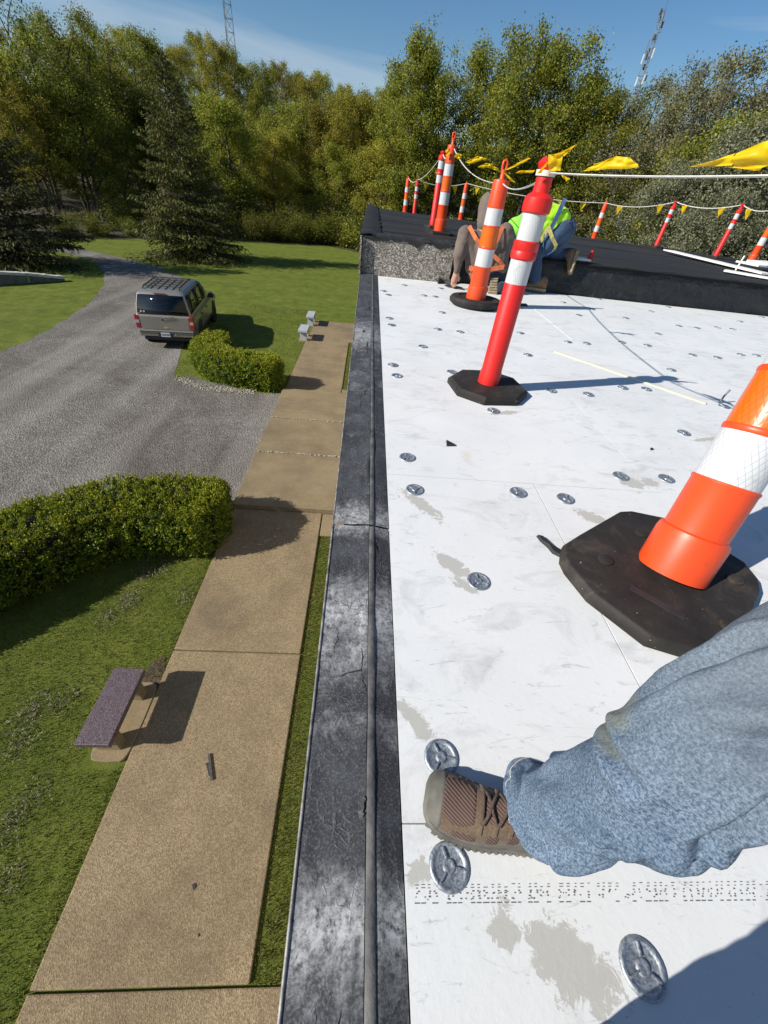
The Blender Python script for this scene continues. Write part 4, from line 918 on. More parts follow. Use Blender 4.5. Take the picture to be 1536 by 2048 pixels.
def hand(segs, wrist, d, up, side, curl=.5, s_=1.0):
    """palm and five fingers as capsules"""
    w, d, up, side = Vector(wrist), Vector(d).normalized(), Vector(up).normalized(), Vector(side).normalized()
    palm = w+d*.085*s_; segs.append((w, .026*s_, palm, .030*s_)); segs.append((w+side*.02*s_, .020*s_, palm+side*.025*s_, .018*s_)); segs.append((w-side*.02*s_, .020*s_, palm-side*.025*s_, .018*s_))
    for k, (off, L) in enumerate(((.033, .070), (.012, .080), (-.011, .076), (-.032, .060))):
        a = palm+side*off*s_; m = a+(d*(1-curl*.4)-up*curl*.6).normalized()*L*.5*s_; e = m+(d*(1-curl)-up*curl*1.1).normalized()*L*.5*s_
        segs.append((a, .0105*s_, m, .0095*s_)); segs.append((m, .0095*s_, e, .008*s_))
    a = w+side*.030*s_+d*.02*s_; m = a+(side*.6+d*.7).normalized()*.045*s_; e = m+(d-up*.5*curl).normalized()*.035*s_
    segs.append((a, .014*s_, m, .011*s_)); segs.append((m, .011*s_, e, .009*s_))
def boot(name, heel, d, up, mat, sole_mat, par, L=.30, W=.105, Hh=.11):
    """boot pointing along d, sole facing -up"""
    d = Vector(d).normalized(); up = (Vector(up)-d*Vector(up).dot(d)).normalized(); s_ = up.cross(d).normalized(); h = Vector(heel)
    def ring(t, w, z0, z1): c = h+d*(t*L); return [c+s_*(w*.5*math.cos(a))+up*(z0+(z1-z0)*(.5+.5*math.sin(a))) for a in [2*math.pi*k/14 for k in range(14)]]
    b = MB(); b.loft([ring(0.0, W*.55, .02, Hh*.9), ring(.06, W*.8, .015, Hh*1.25), ring(.25, W*.86, .015, Hh*1.35), ring(.42, W*.85, .015, Hh*1.15), ring(.58, W*.95, .015, Hh*.82), ring(.8, W, .015, Hh*.62), ring(.94, W*.72, .018, Hh*.48), ring(1.0, W*.35, .022, Hh*.36)])
    o = b.build(name, mat, par, True, sm=60)
    b = MB(); out = [(0, .30), (.02, .36), (.12, .42), (.35, .38), (.55, .46), (.75, .52), (.9, .45), (.97, .30), (1.0, .12)]
    poly = [h+d*(t*L*1.02-.003)+s_*(w*W) for t, w in out]+[h+d*(t*L*1.02-.003)-s_*(w*W) for t, w in out[::-1]]
    b.loft([[p-up*.004 for p in poly], [p+up*.026 for p in poly]]); b.build('sole', sole_mat, o, True)
    bb = MB()
    for t in np.linspace(.06, .94, 9):
        w = float(np.interp(t, [a for a, _ in out], [c for _, c in out]))*W*1.7; c = h+d*(t*L)-up*.007
        R_ = Matrix((s_, d, up)).transposed(); bb.box(c, (w, L*.055, .010), R_)
    bb.build('tread', sole_mat, o, True)
    return o

# ---- person in brown, kneeling at the step with the back to us
def P3(px, py, y):     # point on the vertical plane at depth y
    return Vector(onplane(px, py, (0, y, 0), np.array([0, 1.0, 0])))
w1 = thing('person', 'person in brown long sleeved hoodie and orange harness kneeling at the step in the roof', 'person', (1.62, 5.85, 0))
sh_l, sh_r = P3(930, 468, 5.80), P3(1012, 462, 5.82); neck = P3(972, 440, 5.86); pel = P3(972, 545, 5.80); head = P3(976, 418, 5.93)
el_l = P3(918, 512, 5.72); wr_l = P3(913, 546, 5.72); el_r = P3(1030, 502, 5.86); wr_r = P3(1040, 528, 6.02); kn_r = P3(1018, 580, 5.92); kn_l = P3(958, 576, 6.02)
body = []
body += [(neck, .06, head, .055), (head+Vector((0, .03, 0)), .078, head+Vector((0, .04, .05)), .075), (pel, .12, neck, .10), (sh_l, .055, el_l, .045), (el_l, .04, wr_l, .03), (sh_r, .055, el_r, .045), (el_r, .04, wr_r, .03)]
hand(body, wr_l, (-.12, .1, -1), (-.1, .9, .2), (.9, .1, 0), .45, 1.0); hand(body, wr_r, (.2, 1, -.3), (0, .3, 1), (1, 0, 0), .5, 1.0)
body += [(pel, .10, kn_r, .06), (pel, .10, kn_l, .06)]
capsules('body', body, MAT['skin'], w1, .009, 3)
chest = P3(972, 490, 5.83)
shirt = [(P3(950, 530, 5.80), .125, chest+Vector((-.07, 0, 0)), .145), (P3(996, 532, 5.80), .125, chest+Vector((.09, 0, 0)), .145), (chest, .13, neck+Vector((0, 0, -.02)), .075), (chest+Vector((-.05, 0, 0)), .13, sh_l+Vector((.05, 0, -.01)), .075), (chest+Vector((.06, 0, 0)), .13, sh_r+Vector((-.05, 0, -.01)), .075), (sh_l, .088, el_l, .070), (el_l, .068, wr_l+Vector((0, 0, .02)), .042), (sh_r, .088, el_r, .072), (el_r, .06, wr_r, .045), (sh_l, .085, P3(950, 522, 5.80), .115), (sh_r, .085, P3(998, 524, 5.80), .115)]
capsules('shirt', shirt, MAT['brown_shirt'], w1, .012, 4, disp=.022)
hood = [(neck+Vector((0, -.02, -.03)), .105, head, .118), (head+Vector((0, 0, .01)), .120, head+Vector((0, .02, .055)), .112), (head+Vector((0, .08, .02)), .085, head+Vector((0, .085, .06)), .08)]
capsules('hood', hood, MAT['brown_shirt'], w1, .012, 4)
tr = [(P3(955, 548, 5.78), .105, P3(990, 548, 5.78), .105), (P3(953, 550, 5.80), .10, kn_l, .075), (P3(994, 550, 5.80), .11, kn_r, .085), (kn_r+Vector((0, 0, .0)), .075, P3(1002, 575, 5.66), .065), (kn_l, .07, P3(966, 585, 5.78), .06)]
capsules('trousers', tr, MAT['navy'], w1, .013, 5, disp=.02)
boot('boot', P3(990, 549, 5.70), P3(984, 594, 5.62)-P3(990, 549, 5.70), Vector((.1, 1, .12)), MAT['boot'], MAT['boot_sole'], w1, .27, .115)
nb = Vector((0, -1, .1))
def dorsal(px, py, off=.0): return (P3(px, py, 5.685+off), nb)
band('harness_strap', [dorsal(938, 452, .05), dorsal(952, 478, -.015), dorsal(975, 500, -.025), dorsal(998, 522, -.02), dorsal(1008, 534, .0)], .045, .006, MAT['harness'], w1)
band('harness_strap', [dorsal(1006, 452, .05), dorsal(995, 478, -.015), dorsal(978, 500, -.032), dorsal(957, 526, -.02), dorsal(944, 545, .0)], .045, .006, MAT['harness'], w1)
band('harness_strap', [(P3(938, 536, 5.66), nb), (P3(970, 540, 5.645), nb), (P3(1008, 534, 5.67), nb)], .05, .006, MAT['harness'], w1)
band('harness_strap', [(P3(941, 545, 5.675), nb), (P3(946, 560, 5.67), nb), (P3(954, 572, 5.72), nb)], .045, .006, MAT['harness'], w1)

# ---- person in lime shirt, bent over with one shin up on the step
w2 = thing('person', 'person in lime shirt and blue jeans bent over with one shin on the step', 'person', (2.35, 6.1, 0))
hip = P3(1128, 455, 6.22); mid = P3(1098, 432, 6.20); shl = P3(1052, 440, 6.12); hd = P3(1031, 459, 5.90); ft = P3(1068, 566, 6.02); kn = P3(1072, 510, 6.05); kn2 = P3(1100, 512, 6.34); an2 = P3(1142, 506, 6.30)
el2 = P3(1044, 486, 6.12); wr2 = P3(1042, 520, 6.18)
body = [(hip, .12, mid, .11), (mid, .11, shl, .10), (shl, .07, hd, .06), (hd, .09, hd+Vector((-.02, .03, -.06)), .085), (shl, .05, el2, .045), (el2, .04, wr2, .03), (hip, .10, kn, .06), (kn, .05, ft+Vector((0, 0, .04)), .035), (hip, .1, kn2, .06)]
hand(body, wr2, (-.1, .5, -.8), (0, 1, .3), (1, 0, 0), .5)
capsules('body', body, MAT['skin'], w2, .010, 3)
vest = [(P3(1118, 440, 6.20), .14, P3(1085, 428, 6.20), .145), (P3(1085, 428, 6.20), .145, shl+Vector((.03, 0, .0)), .12), (P3(1112, 452, 6.18), .12, P3(1070, 455, 6.15), .12), (shl+Vector((.02, -.02, -.02)), .085, el2, .07), (el2, .068, wr2+Vector((0, 0, .03)), .05)]
capsules('shirt', vest, MAT['hivis'], w2, .012, 5, disp=.028)
hood = [(shl+Vector((.0, -.03, 0)), .085, hd, .125), (hd, .13, hd+Vector((-.03, .02, -.06)), .11)]
capsules('hood', hood, MAT['hivis_hood'], w2, .012, 4, disp=.01)
jn = [(hip+Vector((0, 0, 0)), .135, P3(1120, 462, 6.18), .135), (P3(1122, 458, 6.15), .13, kn, .085), (kn, .082, ft+Vector((0, 0, .05)), .072), (hip+Vector((.03, 0, -.02)), .13, kn2, .085), (kn2, .078, an2, .062)]
capsules('jeans', jn, MAT['jeans2'], w2, .012, 4, disp=.022)
boot('boot', P3(1090, 582, 6.02)+Vector((.0, 0, .0)), Vector((-1, .25, 0)), Vector((0, 0, 1)), MAT['boot'], MAT['boot_sole'], w2, .29, .105, .13)
boot('boot', P3(1158, 500, 6.22), P3(1143, 545, 6.14)-P3(1158, 500, 6.22), Vector((-.75, .55, .35)), MAT['boot'], MAT['boot_sole'], w2, .29, .11, .12)
nv = Vector((.0, -1, .3))
band('harness_strap', [(P3(1130, 398, 6.12), (0, -.4, 1)), (P3(1120, 420, 6.06), nv), (P3(1108, 445, 6.03), nv), (P3(1098, 462, 6.03), nv)], .05, .006, MAT['harness_blue'], w2)
band('harness_strap', [(P3(1096, 452, 6.02), nv), (P3(1104, 475, 5.99), nv), (P3(1112, 492, 6.00), nv), (P3(1106, 502, 6.04), nv)], .045, .006, MAT['harness_yellow'], w2)
band('harness_strap', [(P3(1096, 455, 6.015), nv), (P3(1088, 470, 6.00), nv), (P3(1080, 484, 5.99), nv)], .045, .006, MAT['harness_yellow'], w2)
b = MB(); b.tube([P3(1088, 468, 6.0), P3(1086, 500, 5.97), P3(1092, 512, 5.98), P3(1110, 500, 6.0)], .008, 6); b.build('lanyard', MAT['harness_blue'], w2, True)

# ---- person whose jeans and shoe fill the lower right: crouching at the roof edge
w3 = thing('person', 'person in faded blue jeans and brown hiking shoe crouching by the roof edge', 'person', (.5, 0.0, 0))
leg_def = [(1078, 1614, .058, .0830), (1082, 1613, .075, .0810), (1106, 1628, .16, .0690), (1177, 1605, .28, .0695), (1258, 1585, .38, .0722), (1318, 1559, .45, .0747), (1380, 1518, .50, .0775), (1488, 1453, .55, .083), (1660, 1400, .60, .112)]
cent = [(Vector(onz(px, py, z)), r) for px, py, z, r in leg_def]
cent.append((Vector((.62, .165, .665)), .118)); cent.append((Vector((.74, .13, .70)), .125))
# resample the path
PTS = np.array([c[0][:] for c in cent]); RAD = np.array([c[1] for c in cent]); tt = np.concatenate([[0], np.cumsum(np.linalg.norm(np.diff(PTS, axis=0), axis=1))])
NR, NA = 230, 144; ts = np.linspace(0, tt[-1], NR)
def smooth_arr(a, k=9):
    pad = np.concatenate([np.repeat(a[:1], k, 0), a, np.repeat(a[-1:], k, 0)]); ker = np.hanning(2*k+1); ker /= ker.sum()
    return np.stack([np.convolve(pad[:, i], ker, 'valid') for i in range(a.shape[1])], 1)
CP = smooth_arr(np.stack([np.interp(ts, tt, PTS[:, i]) for i in range(3)], 1)); CR = smooth_arr(np.interp(ts, tt, RAD)[:, None], 5)[:, 0]
D2 = math.radians
CREASE = [(.04, D2(55), .15, D2(135), .013, .008), (.09, D2(140), .25, D2(185), .017, .010), (.015, D2(115), .10, D2(160), .009, .010), (.40, D2(15), .425, D2(105), .013, .008), (.45, D2(35), .64, D2(85), .011, .011), (.52, D2(125), .74, D2(100), .013, .012), (.34, D2(135), .43, D2(215), .018, .011), (.40, D2(170), .52, D2(150), .015, .009), (.17, D2(50), .33, D2(75), .006, .018), (.24, D2(100), .36, D2(165), .012, .009), (.60, D2(60), .80, D2(70), .009, .020), (.29, D2(150), .40, D2(185), .010, .011), (.05, D2(20), .12, D2(60), .008, .010), (.47, D2(95), .57, D2(145), .008, .012)]
SEAMK = {}
rings = []; prevx = None
for i in range(NR):
    t = Vector(CP[min(i+1, NR-1)]-CP[max(i-1, 0)]).normalized(); x = (Vector((0, 1, 0))-t*t.y).normalized() if prevx is None else (prevx-t*prevx.dot(t)).normalized()
    y = t.cross(x); prevx = x; ring = []; s_ = ts[i]
    for k in range(NA):
        a = 2*math.pi*k/NA; r = CR[i]; d = x*math.cos(a)+y*math.sin(a); p0 = Vector(CP[i])+d*r
        # cloth folds: diagonal creases behind the knee and at the hem, long soft ones on the thigh
        f = .006*mnoise.fractal((p0.x*9, p0.y*9, p0.z*7), .7, 2, 3)-.004
        for (sa, aa, sb, ab, dep, wd) in CREASE:
            ux, uy = (sb-sa), (ab-aa)*r; vx, vy = s_-sa, (a-aa)*r+.006*mnoise.noise((s_*30, a*4, sa*50)); l2 = ux*ux+uy*uy; tq = max(0.0, min(1.0, (vx*ux+vy*uy)/l2)); qx, qy = vx-tq*ux, vy-tq*uy; dd_ = math.hypot(qx, qy)
            if dd_ < wd*4: e = math.sin(math.pi*min(1, max(0, .12+tq*.76))); f += e*(-dep*math.exp(-(dd_/wd)**2)+dep*.75*math.exp(-((dd_-1.9*wd)/(wd*1.1))**2))
        # raised side seam
        sa_ = (a-2.75+.25*math.sin(s_*9))*r; f += .0022*math.exp(-(sa_/.0035)**2)
        if i > 10 and abs(sa_) < .0026 and k not in SEAMK.get(i, ()): SEAMK.setdefault(i, []).append(k)
        crease = 0.0
        if i < 6: f *= .5
        q_ = p0+d*(f+crease); q_.z += (.050*math.sin(a)-.004)*max(0.0, 1-i/46.0)**1.3; ring.append(q_)
    rings.append(ring)
b = MB(); b.loft(rings, cap=False); inner = [[Vector(CP[i])+(p-Vector(CP[i]))*.93 for p in rings[i]] for i in (8, 0)]
b.loft([inner[0], inner[1], rings[0]], cap=False)
leg = b.build('trouser_leg', MAT['denim'], w3, True, sm=180)
# hem turned up and stitched
hm = MB(); hr = []
for i, off in ((0, .0003), (0, .0036), (10, .0040), (11, .0002)):
    hr.append([p+(p-Vector(CP[i])).normalized()*off for p in rings[i]])
hm.loft(hr, cap=False); hm.build('hem', MAT['denim_seam'], leg, True, sm=60)
st = MB()
for k in range(0, NA, 1):
    p = rings[9][k]; c_ = Vector(CP[9]); d = (p-c_).normalized(); q_ = rings[9][(k+1) % NA]; e = p.lerp(q_, .7); st.tube([p+d*.0044, e+d*.0044], .0009, 4)
st.build('stitching', MAT['stitch'], leg, True)
def seam(k0, drift, name='side_seam'):
    pts = []
    for i in range(5, NR-2):
        k = k0+drift*i+1.5*math.sin(i*.05); k1 = int(math.floor(k)) % NA; fr = k-math.floor(k); p = rings[i][k1].lerp(rings[i][(k1+1) % NA], fr); d = (p-Vector(CP[i])).normalized(); pts.append(p-d*.0004)
    b = MB(); b.tube(pts, .0019, 6, True, .6); b.build(name, MAT['denim_seam'], leg, True, sm=60)
# rest of the figure (behind the camera): other leg, seat, torso, arms, head
hipc = Vector((.80, -.06, .66)); kL = Vector((.20, -.232, .46)); aL = Vector((.25, -.185, .10)); chest = Vector((.72, -.05, 1.10)); nk = Vector((.62, -.06, 1.30)); hd3 = Vector((.56, -.06, 1.43))
sR, sL = Vector((.68, .13, 1.22)), Vector((.68, -.23, 1.22)); eR, eL = Vector((.44, .05, 1.07)), Vector((.42, -.24, 1.04)); wR, wL = Vector((.19, -.075, 1.005)), Vector((.18, -.14, .99))
bd = [(hipc, .13, chest, .13), (chest, .12, nk, .06), (nk, .055, hd3, .06), (hd3, .09, hd3+Vector((-.02, 0, .06)), .092), (hd3+Vector((-.095, 0, .01)), .014, hd3+Vector((-.085, 0, .045)), .012), (hd3+Vector((-.07, 0, -.055)), .03, hd3+Vector((-.03, 0, -.05)), .05), (sR, .05, eR, .042), (eR, .04, wR, .028), (sL, .05, eL, .042), (eL, .04, wL, .028), (hipc, .1, kL, .06), (kL, .055, aL, .045), (hd3+Vector((0, .088, .01)), .016, hd3+Vector((.005, .09, -.02)), .013), (hd3+Vector((0, -.088, .01)), .016, hd3+Vector((.005, -.09, -.02)), .013)]
hand(bd, wR, (-1, -.1, -.2), (0, .4, .8), (0, -.4, 1), .55); hand(bd, wL, (-1, .1, -.1), (0, -.4, .8), (0, .4, 1), .55)
capsules('body', bd, MAT['skin'], w3, .009, 3)
for s_ in (-1, 1):
    b = MB(); b.lathe([(.001, -.011), (.008, -.007), (.011, 0), (.008, .007), (.001, .011)], 10, Matrix.Translation(hd3+Vector((-.092, s_*.034, .038)))); b.build('eye', MAT['plate'], w3, True, sm=60)
capsules('hair', [(hd3+Vector((.02, 0, .05)), .098, hd3+Vector((-.01, 0, .085)), .092)], MAT['hair'], w3, .012, 3)
capsules('trousers', [(hipc+Vector((0, -.06, 0)), .135, hipc+Vector((0, .06, 0)), .135), (hipc+Vector((-.04, -.08, -.01)), .115, kL, .085), (kL, .08, Vector((.25, -.188, .14)), .080), (Vector((.25, -.188, .14)), .080, Vector((.25, -.188, .09)), .082)], MAT['denim'], w3, .012, 5, disp=.015)
capsules('shirt', [(hipc+Vector((-.01, -.05, .10)), .135, chest+Vector((0, -.06, .02)), .135), (hipc+Vector((-.01, .05, .10)), .135, chest+Vector((0, .06, .02)), .135), (chest, .13, nk+Vector((.02, 0, -.03)), .075), (sR, .075, sR.lerp(eR, .75), .062), (sL, .075, sL.lerp(eL, .75), .062), (chest, .12, sR, .08), (chest, .12, sL, .08)], MAT['tshirt'], w3, .013, 5, disp=.015)

# ---- hiking shoe
def hiking_shoe(par, toe, heel_dir_pts, visible=True):
    toe = Vector(toe); d = Vector(heel_dir_pts).normalized(); L = .305; up = Vector((0, 0, 1)); s_ = up.cross(d).normalized()   # d runs toe -> heel
    out = [(0, .016), (.012, .030), (.04, .0425), (.09, .0505), (.17, .053), (.30, .051), (.42, .046), (.55, .040), (.70, .0375), (.85, .0375), (.94, .033), (.985, .022), (1.0, .012)]
    def hw(t): return float(np.interp(t, [a for a, _ in out], [c for _, c in out]))
    top = [(0, .040), (.03, .052), (.10, .060), (.20, .066), (.32, .078), (.45, .098), (.56, .116), (.64, .122), (.80, .118), (.95, .112), (1.0, .095)]
    def ht(t): return float(np.interp(t, [a for a, _ in top], [c for _, c in top]))
    # asymmetry: inner edge straighter
    def cx(t): return .010*math.sin(math.pi*min(1, t*1.4))*-1
    def surf(t, a, o=0.0):    # a: 0 = one side at the sole, pi = other side
        w = hw(t)+o; h = ht(t)-.022+o; ca, sa = math.cos(a), math.sin(a); ex = .72
        x = math.copysign(abs(ca)**ex, ca)*w; z = .022+abs(sa)**.80*h
        return toe+d*(t*L)+s_*(x*(1-.22*max(0, sa)**2)+cx(t))+up*z
    b = MB(); nt, na = 46, 28; rings = [[surf(.004+.992*i/(nt-1), math.pi*k/(na-1)) for k in range(na)] for i in range(nt)]
    b.loft(rings, closed=False, cap=False); upper = b.build('shoe', MAT['suede'], par, True, sm=70)
    upper['label'] = 'brown suede and mesh hiking shoe'
    def patch(name, t0, t1, a0, a1, o, mat, taper=None, n1=18, n2=14):
        V = []; 
        for i in range(n1+1):
            t = t0+(t1-t0)*i/n1; row = []
            for k in range(n2+1):
                u = k/n2; aa0, aa1 = (a0, a1) if taper is None else taper(i/n1, a0, a1); a = aa0+(aa1-aa0)*u
                e = min(i, n1-i, k, n2-k); row.append(surf(t, a, o if e > 0 else o-.0022))
            V.append(row)
        m_ = MB(); m_.loft(V, closed=False, cap=False); return m_.build(name, mat, upper, True, sm=60)
    tap = lambda v, a0, a1: ((a0+a1)/2-(a1-a0)/2*(.72+.28*math.sin(math.pi*v)), (a0+a1)/2+(a1-a0)/2*(.72+.28*math.sin(math.pi*v)))
    patch('mesh_panel', .09, .30, .68, 2.46, .0018, MAT['shoe_mesh'], tap)
    patch('mesh_panel', .335, .64, 1.02, 2.12, .0016, MAT['shoe_mesh'])
    for side in (0, 1):
        for t0, t1, aa, ab in ((.17, .33, .20, .52), (.375, .455, .20, .62), (.50, .57, .22, .68)):
            a0, a1 = (aa, ab) if side == 0 else (math.pi-ab, math.pi-aa); patch('mesh_panel', t0, t1, a0, a1, .0014, MAT['shoe_mesh'], tap, 10, 8)
    patch('toe_cap', .0, .105, .04, math.pi-.04, .0022, MAT['shoe_rubber'], lambda v, a0, a1: (a0, a1), 10, 26)
    for side in (0, 1): 
        a0, a1 = (.0, .22) if side == 0 else (math.pi-.22, math.pi); patch('mud_guard', .08, .98, a0, a1, .0022, MAT['shoe_rubber'], None, 30, 5)
        for t in (.335, .42, .505, .59):
            a0, a1 = (.58, 1.02) if side == 0 else (math.pi-1.02, math.pi-.58); patch('lace_loop', t-.014, t+.014, a0, a1, .0036, MAT['suede'], None, 5, 8)
    zs = (.335, .42, .505, .59)
    for i, t in enumerate(zs):
        for sgn in (0, 1):
            a0 = 1.0 if sgn == 0 else math.pi-1.0; a1 = math.pi-a0; t2 = zs[min(i+1, 3)]
            pts = [surf(t+(t2-t)*k/12*(1 if i < 3 else 0), a0+(a1-a0)*k/12, .0062+.0030*math.sin(math.pi*k/12)+(.0012 if sgn else 0)) for k in range(13)]
            l = MB(); l.tube(pts, .0030, 7, True, .75); l.build('lace', MAT['lace'], upper, True, sm=60)
    l = MB(); l.tube([surf(.335, 1.0+(math.pi-2.0)*k/12, .006) for k in range(13)], .0032, 7); l.build('lace', MAT['lace'], upper, True, sm=60)
    for sgn in (-1, 1):
        pts = [surf(.60+.05*math.sin(u*math.pi*1.1), math.pi/2+sgn*(.12+.75*u), .009+.010*math.sin(math.pi*u)) for u in np.linspace(0, 1, 12)]; l = MB(); l.tube(pts, .0030, 7); l.build('lace', MAT['lace'], upper, True, sm=60)
    # sole with lugs
    b = MB(); poly = [(t, hw(t)+.0045) for t, _ in out]; tp = [toe+d*(t*L*1.012-.002)+s_*(w+cx(t)) for t, w in poly]+[toe+d*(t*L*1.012-.002)+s_*(-w+cx(t)) for t, w in poly[::-1]]
    r0 = [p+up*.009 for p in tp]; r1 = [p+up*.021 for p in tp]; cc = sum(tp, Vector())/len(tp); r2 = [p+(cc-p)*.02+up*.030 for p in tp]
    b.loft([r0, r1, r2]); b.build('sole', MAT['shoe_rubber'], upper, True, sm=40)
    lg = MB(); n_ = len(tp); R_ = Matrix((d, s_, up)).transposed()
    for t in np.linspace(.05, .97, 22):
        for sgn in (-1, 1):
            w = hw(t)+.001; c_ = toe+d*(t*L)+s_*(sgn*(w-.004)+cx(t))+up*.0075; lg.box(c_, (.0085, .016, .0145), Matrix.Rotation(sgn*.3, 3, 'Z') @ R_)
    for t in np.linspace(.08, .95, 12): lg.box(toe+d*(t*L)+up*.006, (.012, hw(t)*1.3, .0115), R_)
    lg.build('lugs', MAT['shoe_rubber'], upper, True)
    return upper
toe = onz(853, 1589, .03); hl = onz(1025, 1640, .05); dd = Vector((hl[0]-toe[0], hl[1]-toe[1], 0))
hiking_shoe(w3, (toe[0]+.002, toe[1]+.006, .0), dd)
hiking_shoe(w3, (.075, -.185, .0), Vector((1, -.05, 0)))

# ================================================================== PARKED SUV
def suv():
    L2, W = 2.50, .985
    rr = onz(389, 672, GZ+.55)          # rear right bumper corner
    ang = math.atan2(.40, 2.86); fw = Vector((-math.sin(ang), math.cos(ang), 0)); rg = Vector((math.cos(ang), math.sin(ang), 0))
    org = Vector((rr[0], rr[1], GZ+.012))-rg*W*.93+fw*L2
    t = thing('parked_suv', 'pewter sport utility vehicle with roof rack parked on the gravel drive', 'car', org, ang); t.scale = (.96, .96, .98)
    # lower body: lofted sections along the length
    def sec(y, wb, wt, z0, z1, z2, crown=0.0):
        half = [(wb*.80, z0), (wb*.97, z0+.06), (wb*1.0, z0+.25), (wb*1.0, z1-.10), (wt*.985, z1), (wt*.93, z2), (wt*.5, z2+crown)]
        return [(x, y, z) for x, z in half]+[(-x, y, z) for x, z in half[::-1]]
    b = MB(); S = [(-2.44, .90, .90, .46, 1.02, 1.10), (-2.40, .96, .95, .42, 1.04, 1.14), (-2.2, .985, .965, .40, 1.05, 1.16), (-1.2, .985, .965, .34, 1.06, 1.16), (.3, .985, .965, .34, 1.05, 1.15), (1.0, .985, .96, .34, 1.04, 1.13), (1.25, .985, .95, .34, 1.03, 1.12), (2.1, .965, .92, .36, .98, 1.05), (2.38, .93, .88, .42, .90, .98), (2.48, .86, .80, .46, .80, .88)]
    b.loft([sec(*s_) for s_ in S]); body = b.build('body', MAT['paint'], t, sm=35)
    # greenhouse
    def gr(z, yr, yf, w, cr=.16):
        pts = []; hw = w
        for cx_, cy_, a0 in ((hw-cr, yf-cr, 0), (-hw+cr, yf-cr, 90), (-hw+cr, yr+cr, 180), (hw-cr, yr+cr, 270)):
            for k in range(5): a = math.radians(a0+k*22.5); pts.append((cx_+cr*math.cos(a), cy_+cr*math.sin(a), z))
        return pts
    b = MB(); b.loft([gr(1.10, -2.40, 1.10, .925, .08), gr(1.45, -2.36, .72, .865, .09), gr(1.76, -2.27, .36, .785, .12), gr(1.84, -2.18, .22, .70, .16), gr(1.862, -1.9, .0, .50, .2)]); b.build('cabin', MAT['paint'], t, sm=35)
    def pane(name, pts, off, mat=MAT['glass'], par=t):
        P_ = [Vector(p) for p in pts]; n_ = (P_[1]-P_[0]).cross(P_[2]-P_[0]).normalized(); b = MB(); b.loft([[p+n_*(off-.012) for p in P_], [p+n_*off for p in P_]]); return b.build(name, mat, par, bevel=.004)
    def gw(z): return float(np.interp(z, [1.10, 1.45, 1.76], [.925, .865, .785]))
    def gyr(z): return float(np.interp(z, [1.10, 1.45, 1.76], [-2.40, -2.36, -2.27]))
    def gyf(z): return float(np.interp(z, [1.10, 1.45, 1.76], [1.10, .72, .36]))
    za, zb = 1.20, 1.74
    def strip(name, rows, out_):
        b = MB(); n_ = Vector(out_); b.loft([[Vector(p)+n_*.010 for p in r] for r in rows], closed=False, cap=False); o = b.build(name, MAT['glass'], t, sm=60, fix=False)
        md = o.modifiers.new('thick', 'SOLIDIFY'); md.thickness = .012; md.offset = 0; return o
    zr = [1.15, 1.30, 1.45, 1.60, 1.75]
    strip('rear_window', [[(-gw(z)+.06, gyr(z), z), (gw(z)-.06, gyr(z), z)] for z in zr], (0, -1, 0))
    strip('windscreen', [[(-gw(z)+.10, gyf(z), z), (gw(z)-.10, gyf(z), z)] for z in zr[:-1]+[1.72]], (0, 1, .3))
    for sd_ in (1, -1):
        for y0, y1, yt1 in ((-2.25, -1.22, -1.22), (-1.13, -.22, -.22), (-.12, .92, .34)):
            zz_ = [1.19, 1.30, 1.45, 1.60, 1.73]
            strip('side_window', [[(sd_*gw(z), max(y0, gyr(z)+.12), z), (sd_*gw(z), y1+(yt1-y1)*(z-1.19)/.54, z)] for z in zz_], (sd_, 0, 0))
    # doors
    for s_ in (1, -1):
        for y0, y1 in ((-1.16, -.17), (-.15, .98)):
            x = s_*.9835; b = MB(); b.loft([[(x, y0, .48), (x, y1, .48), (x, y1, 1.02), (x, y0, 1.02)], [(x+s_*.010, y0+.02, .50), (x+s_*.010, y1-.02, .50), (x+s_*.006, y1-.02, 1.0), (x+s_*.006, y0+.02, 1.0)]])
            dr = b.build('door', MAT['paint'], t, bevel=.006); b = MB(); b.box((x+s_*.022, y0+.16, .93), (.03, .16, .035)); b.build('handle', MAT['trim'], dr, bevel=.006)
        b = MB(); b.box((s_*.99, -.1, .44), (.05, 2.1, .08)); b.build('side_step', MAT['trim'], t, bevel=.012)
        b = MB(); b.box((s_*1.10, .72, 1.19), (.20, .11, .17)); b.box((s_*.985, .74, 1.14), (.10, .06, .05)); b.build('mirror', MAT['trim'], t, bevel=.02, seg=2)
        # tail lamp cluster
        b = MB(); b.box((s_*.905, -2.405, .905), (.15, .10, .42)); la = b.build('tail_lamp', MAT['lens_red'], t, bevel=.015, seg=2)
        b = MB(); b.box((s_*.905, -2.452, .91), (.12, .014, .10)); b.build('reversing_lens', MAT['lens_clear'], la, bevel=.004)
        # wheel arches and wheels
        for y in (-1.47, 1.47):
            b = MB(); b.lathe([(.44, 0), (.44, .02), (.001, .02)], 26, Matrix.Translation((s_*.972, y, .40)) @ Matrix.Rotation(s_*math.pi/2, 4, 'Y')); b.build('wheel_arch', MAT['trim'], t, sm=40)
            Mx = Matrix.Translation((s_*.84, y, .385)) @ Matrix.Rotation(s_*math.pi/2, 4, 'Y')
            b = MB(); b.lathe([(.22, -.11), (.34, -.125), (.375, -.10), (.385, 0), (.375, .11), (.35, .145), (.225, .155)], 30, Mx); wh = b.build('tyre', MAT['tyre'], t, sm=40)
            b = MB(); b.lathe([(.225, .14), (.21, .155), (.19, .12), (.07, .10), (.06, .13), (.001, .135)], 26, Mx); b.build('rim', MAT['chrome'], wh, sm=40)
        b = MB(); b.box((s_*.83, 2.42, .80), (.24, .12, .18)); b.build('headlamp', MAT['lens_clear'], t, bevel=.02)
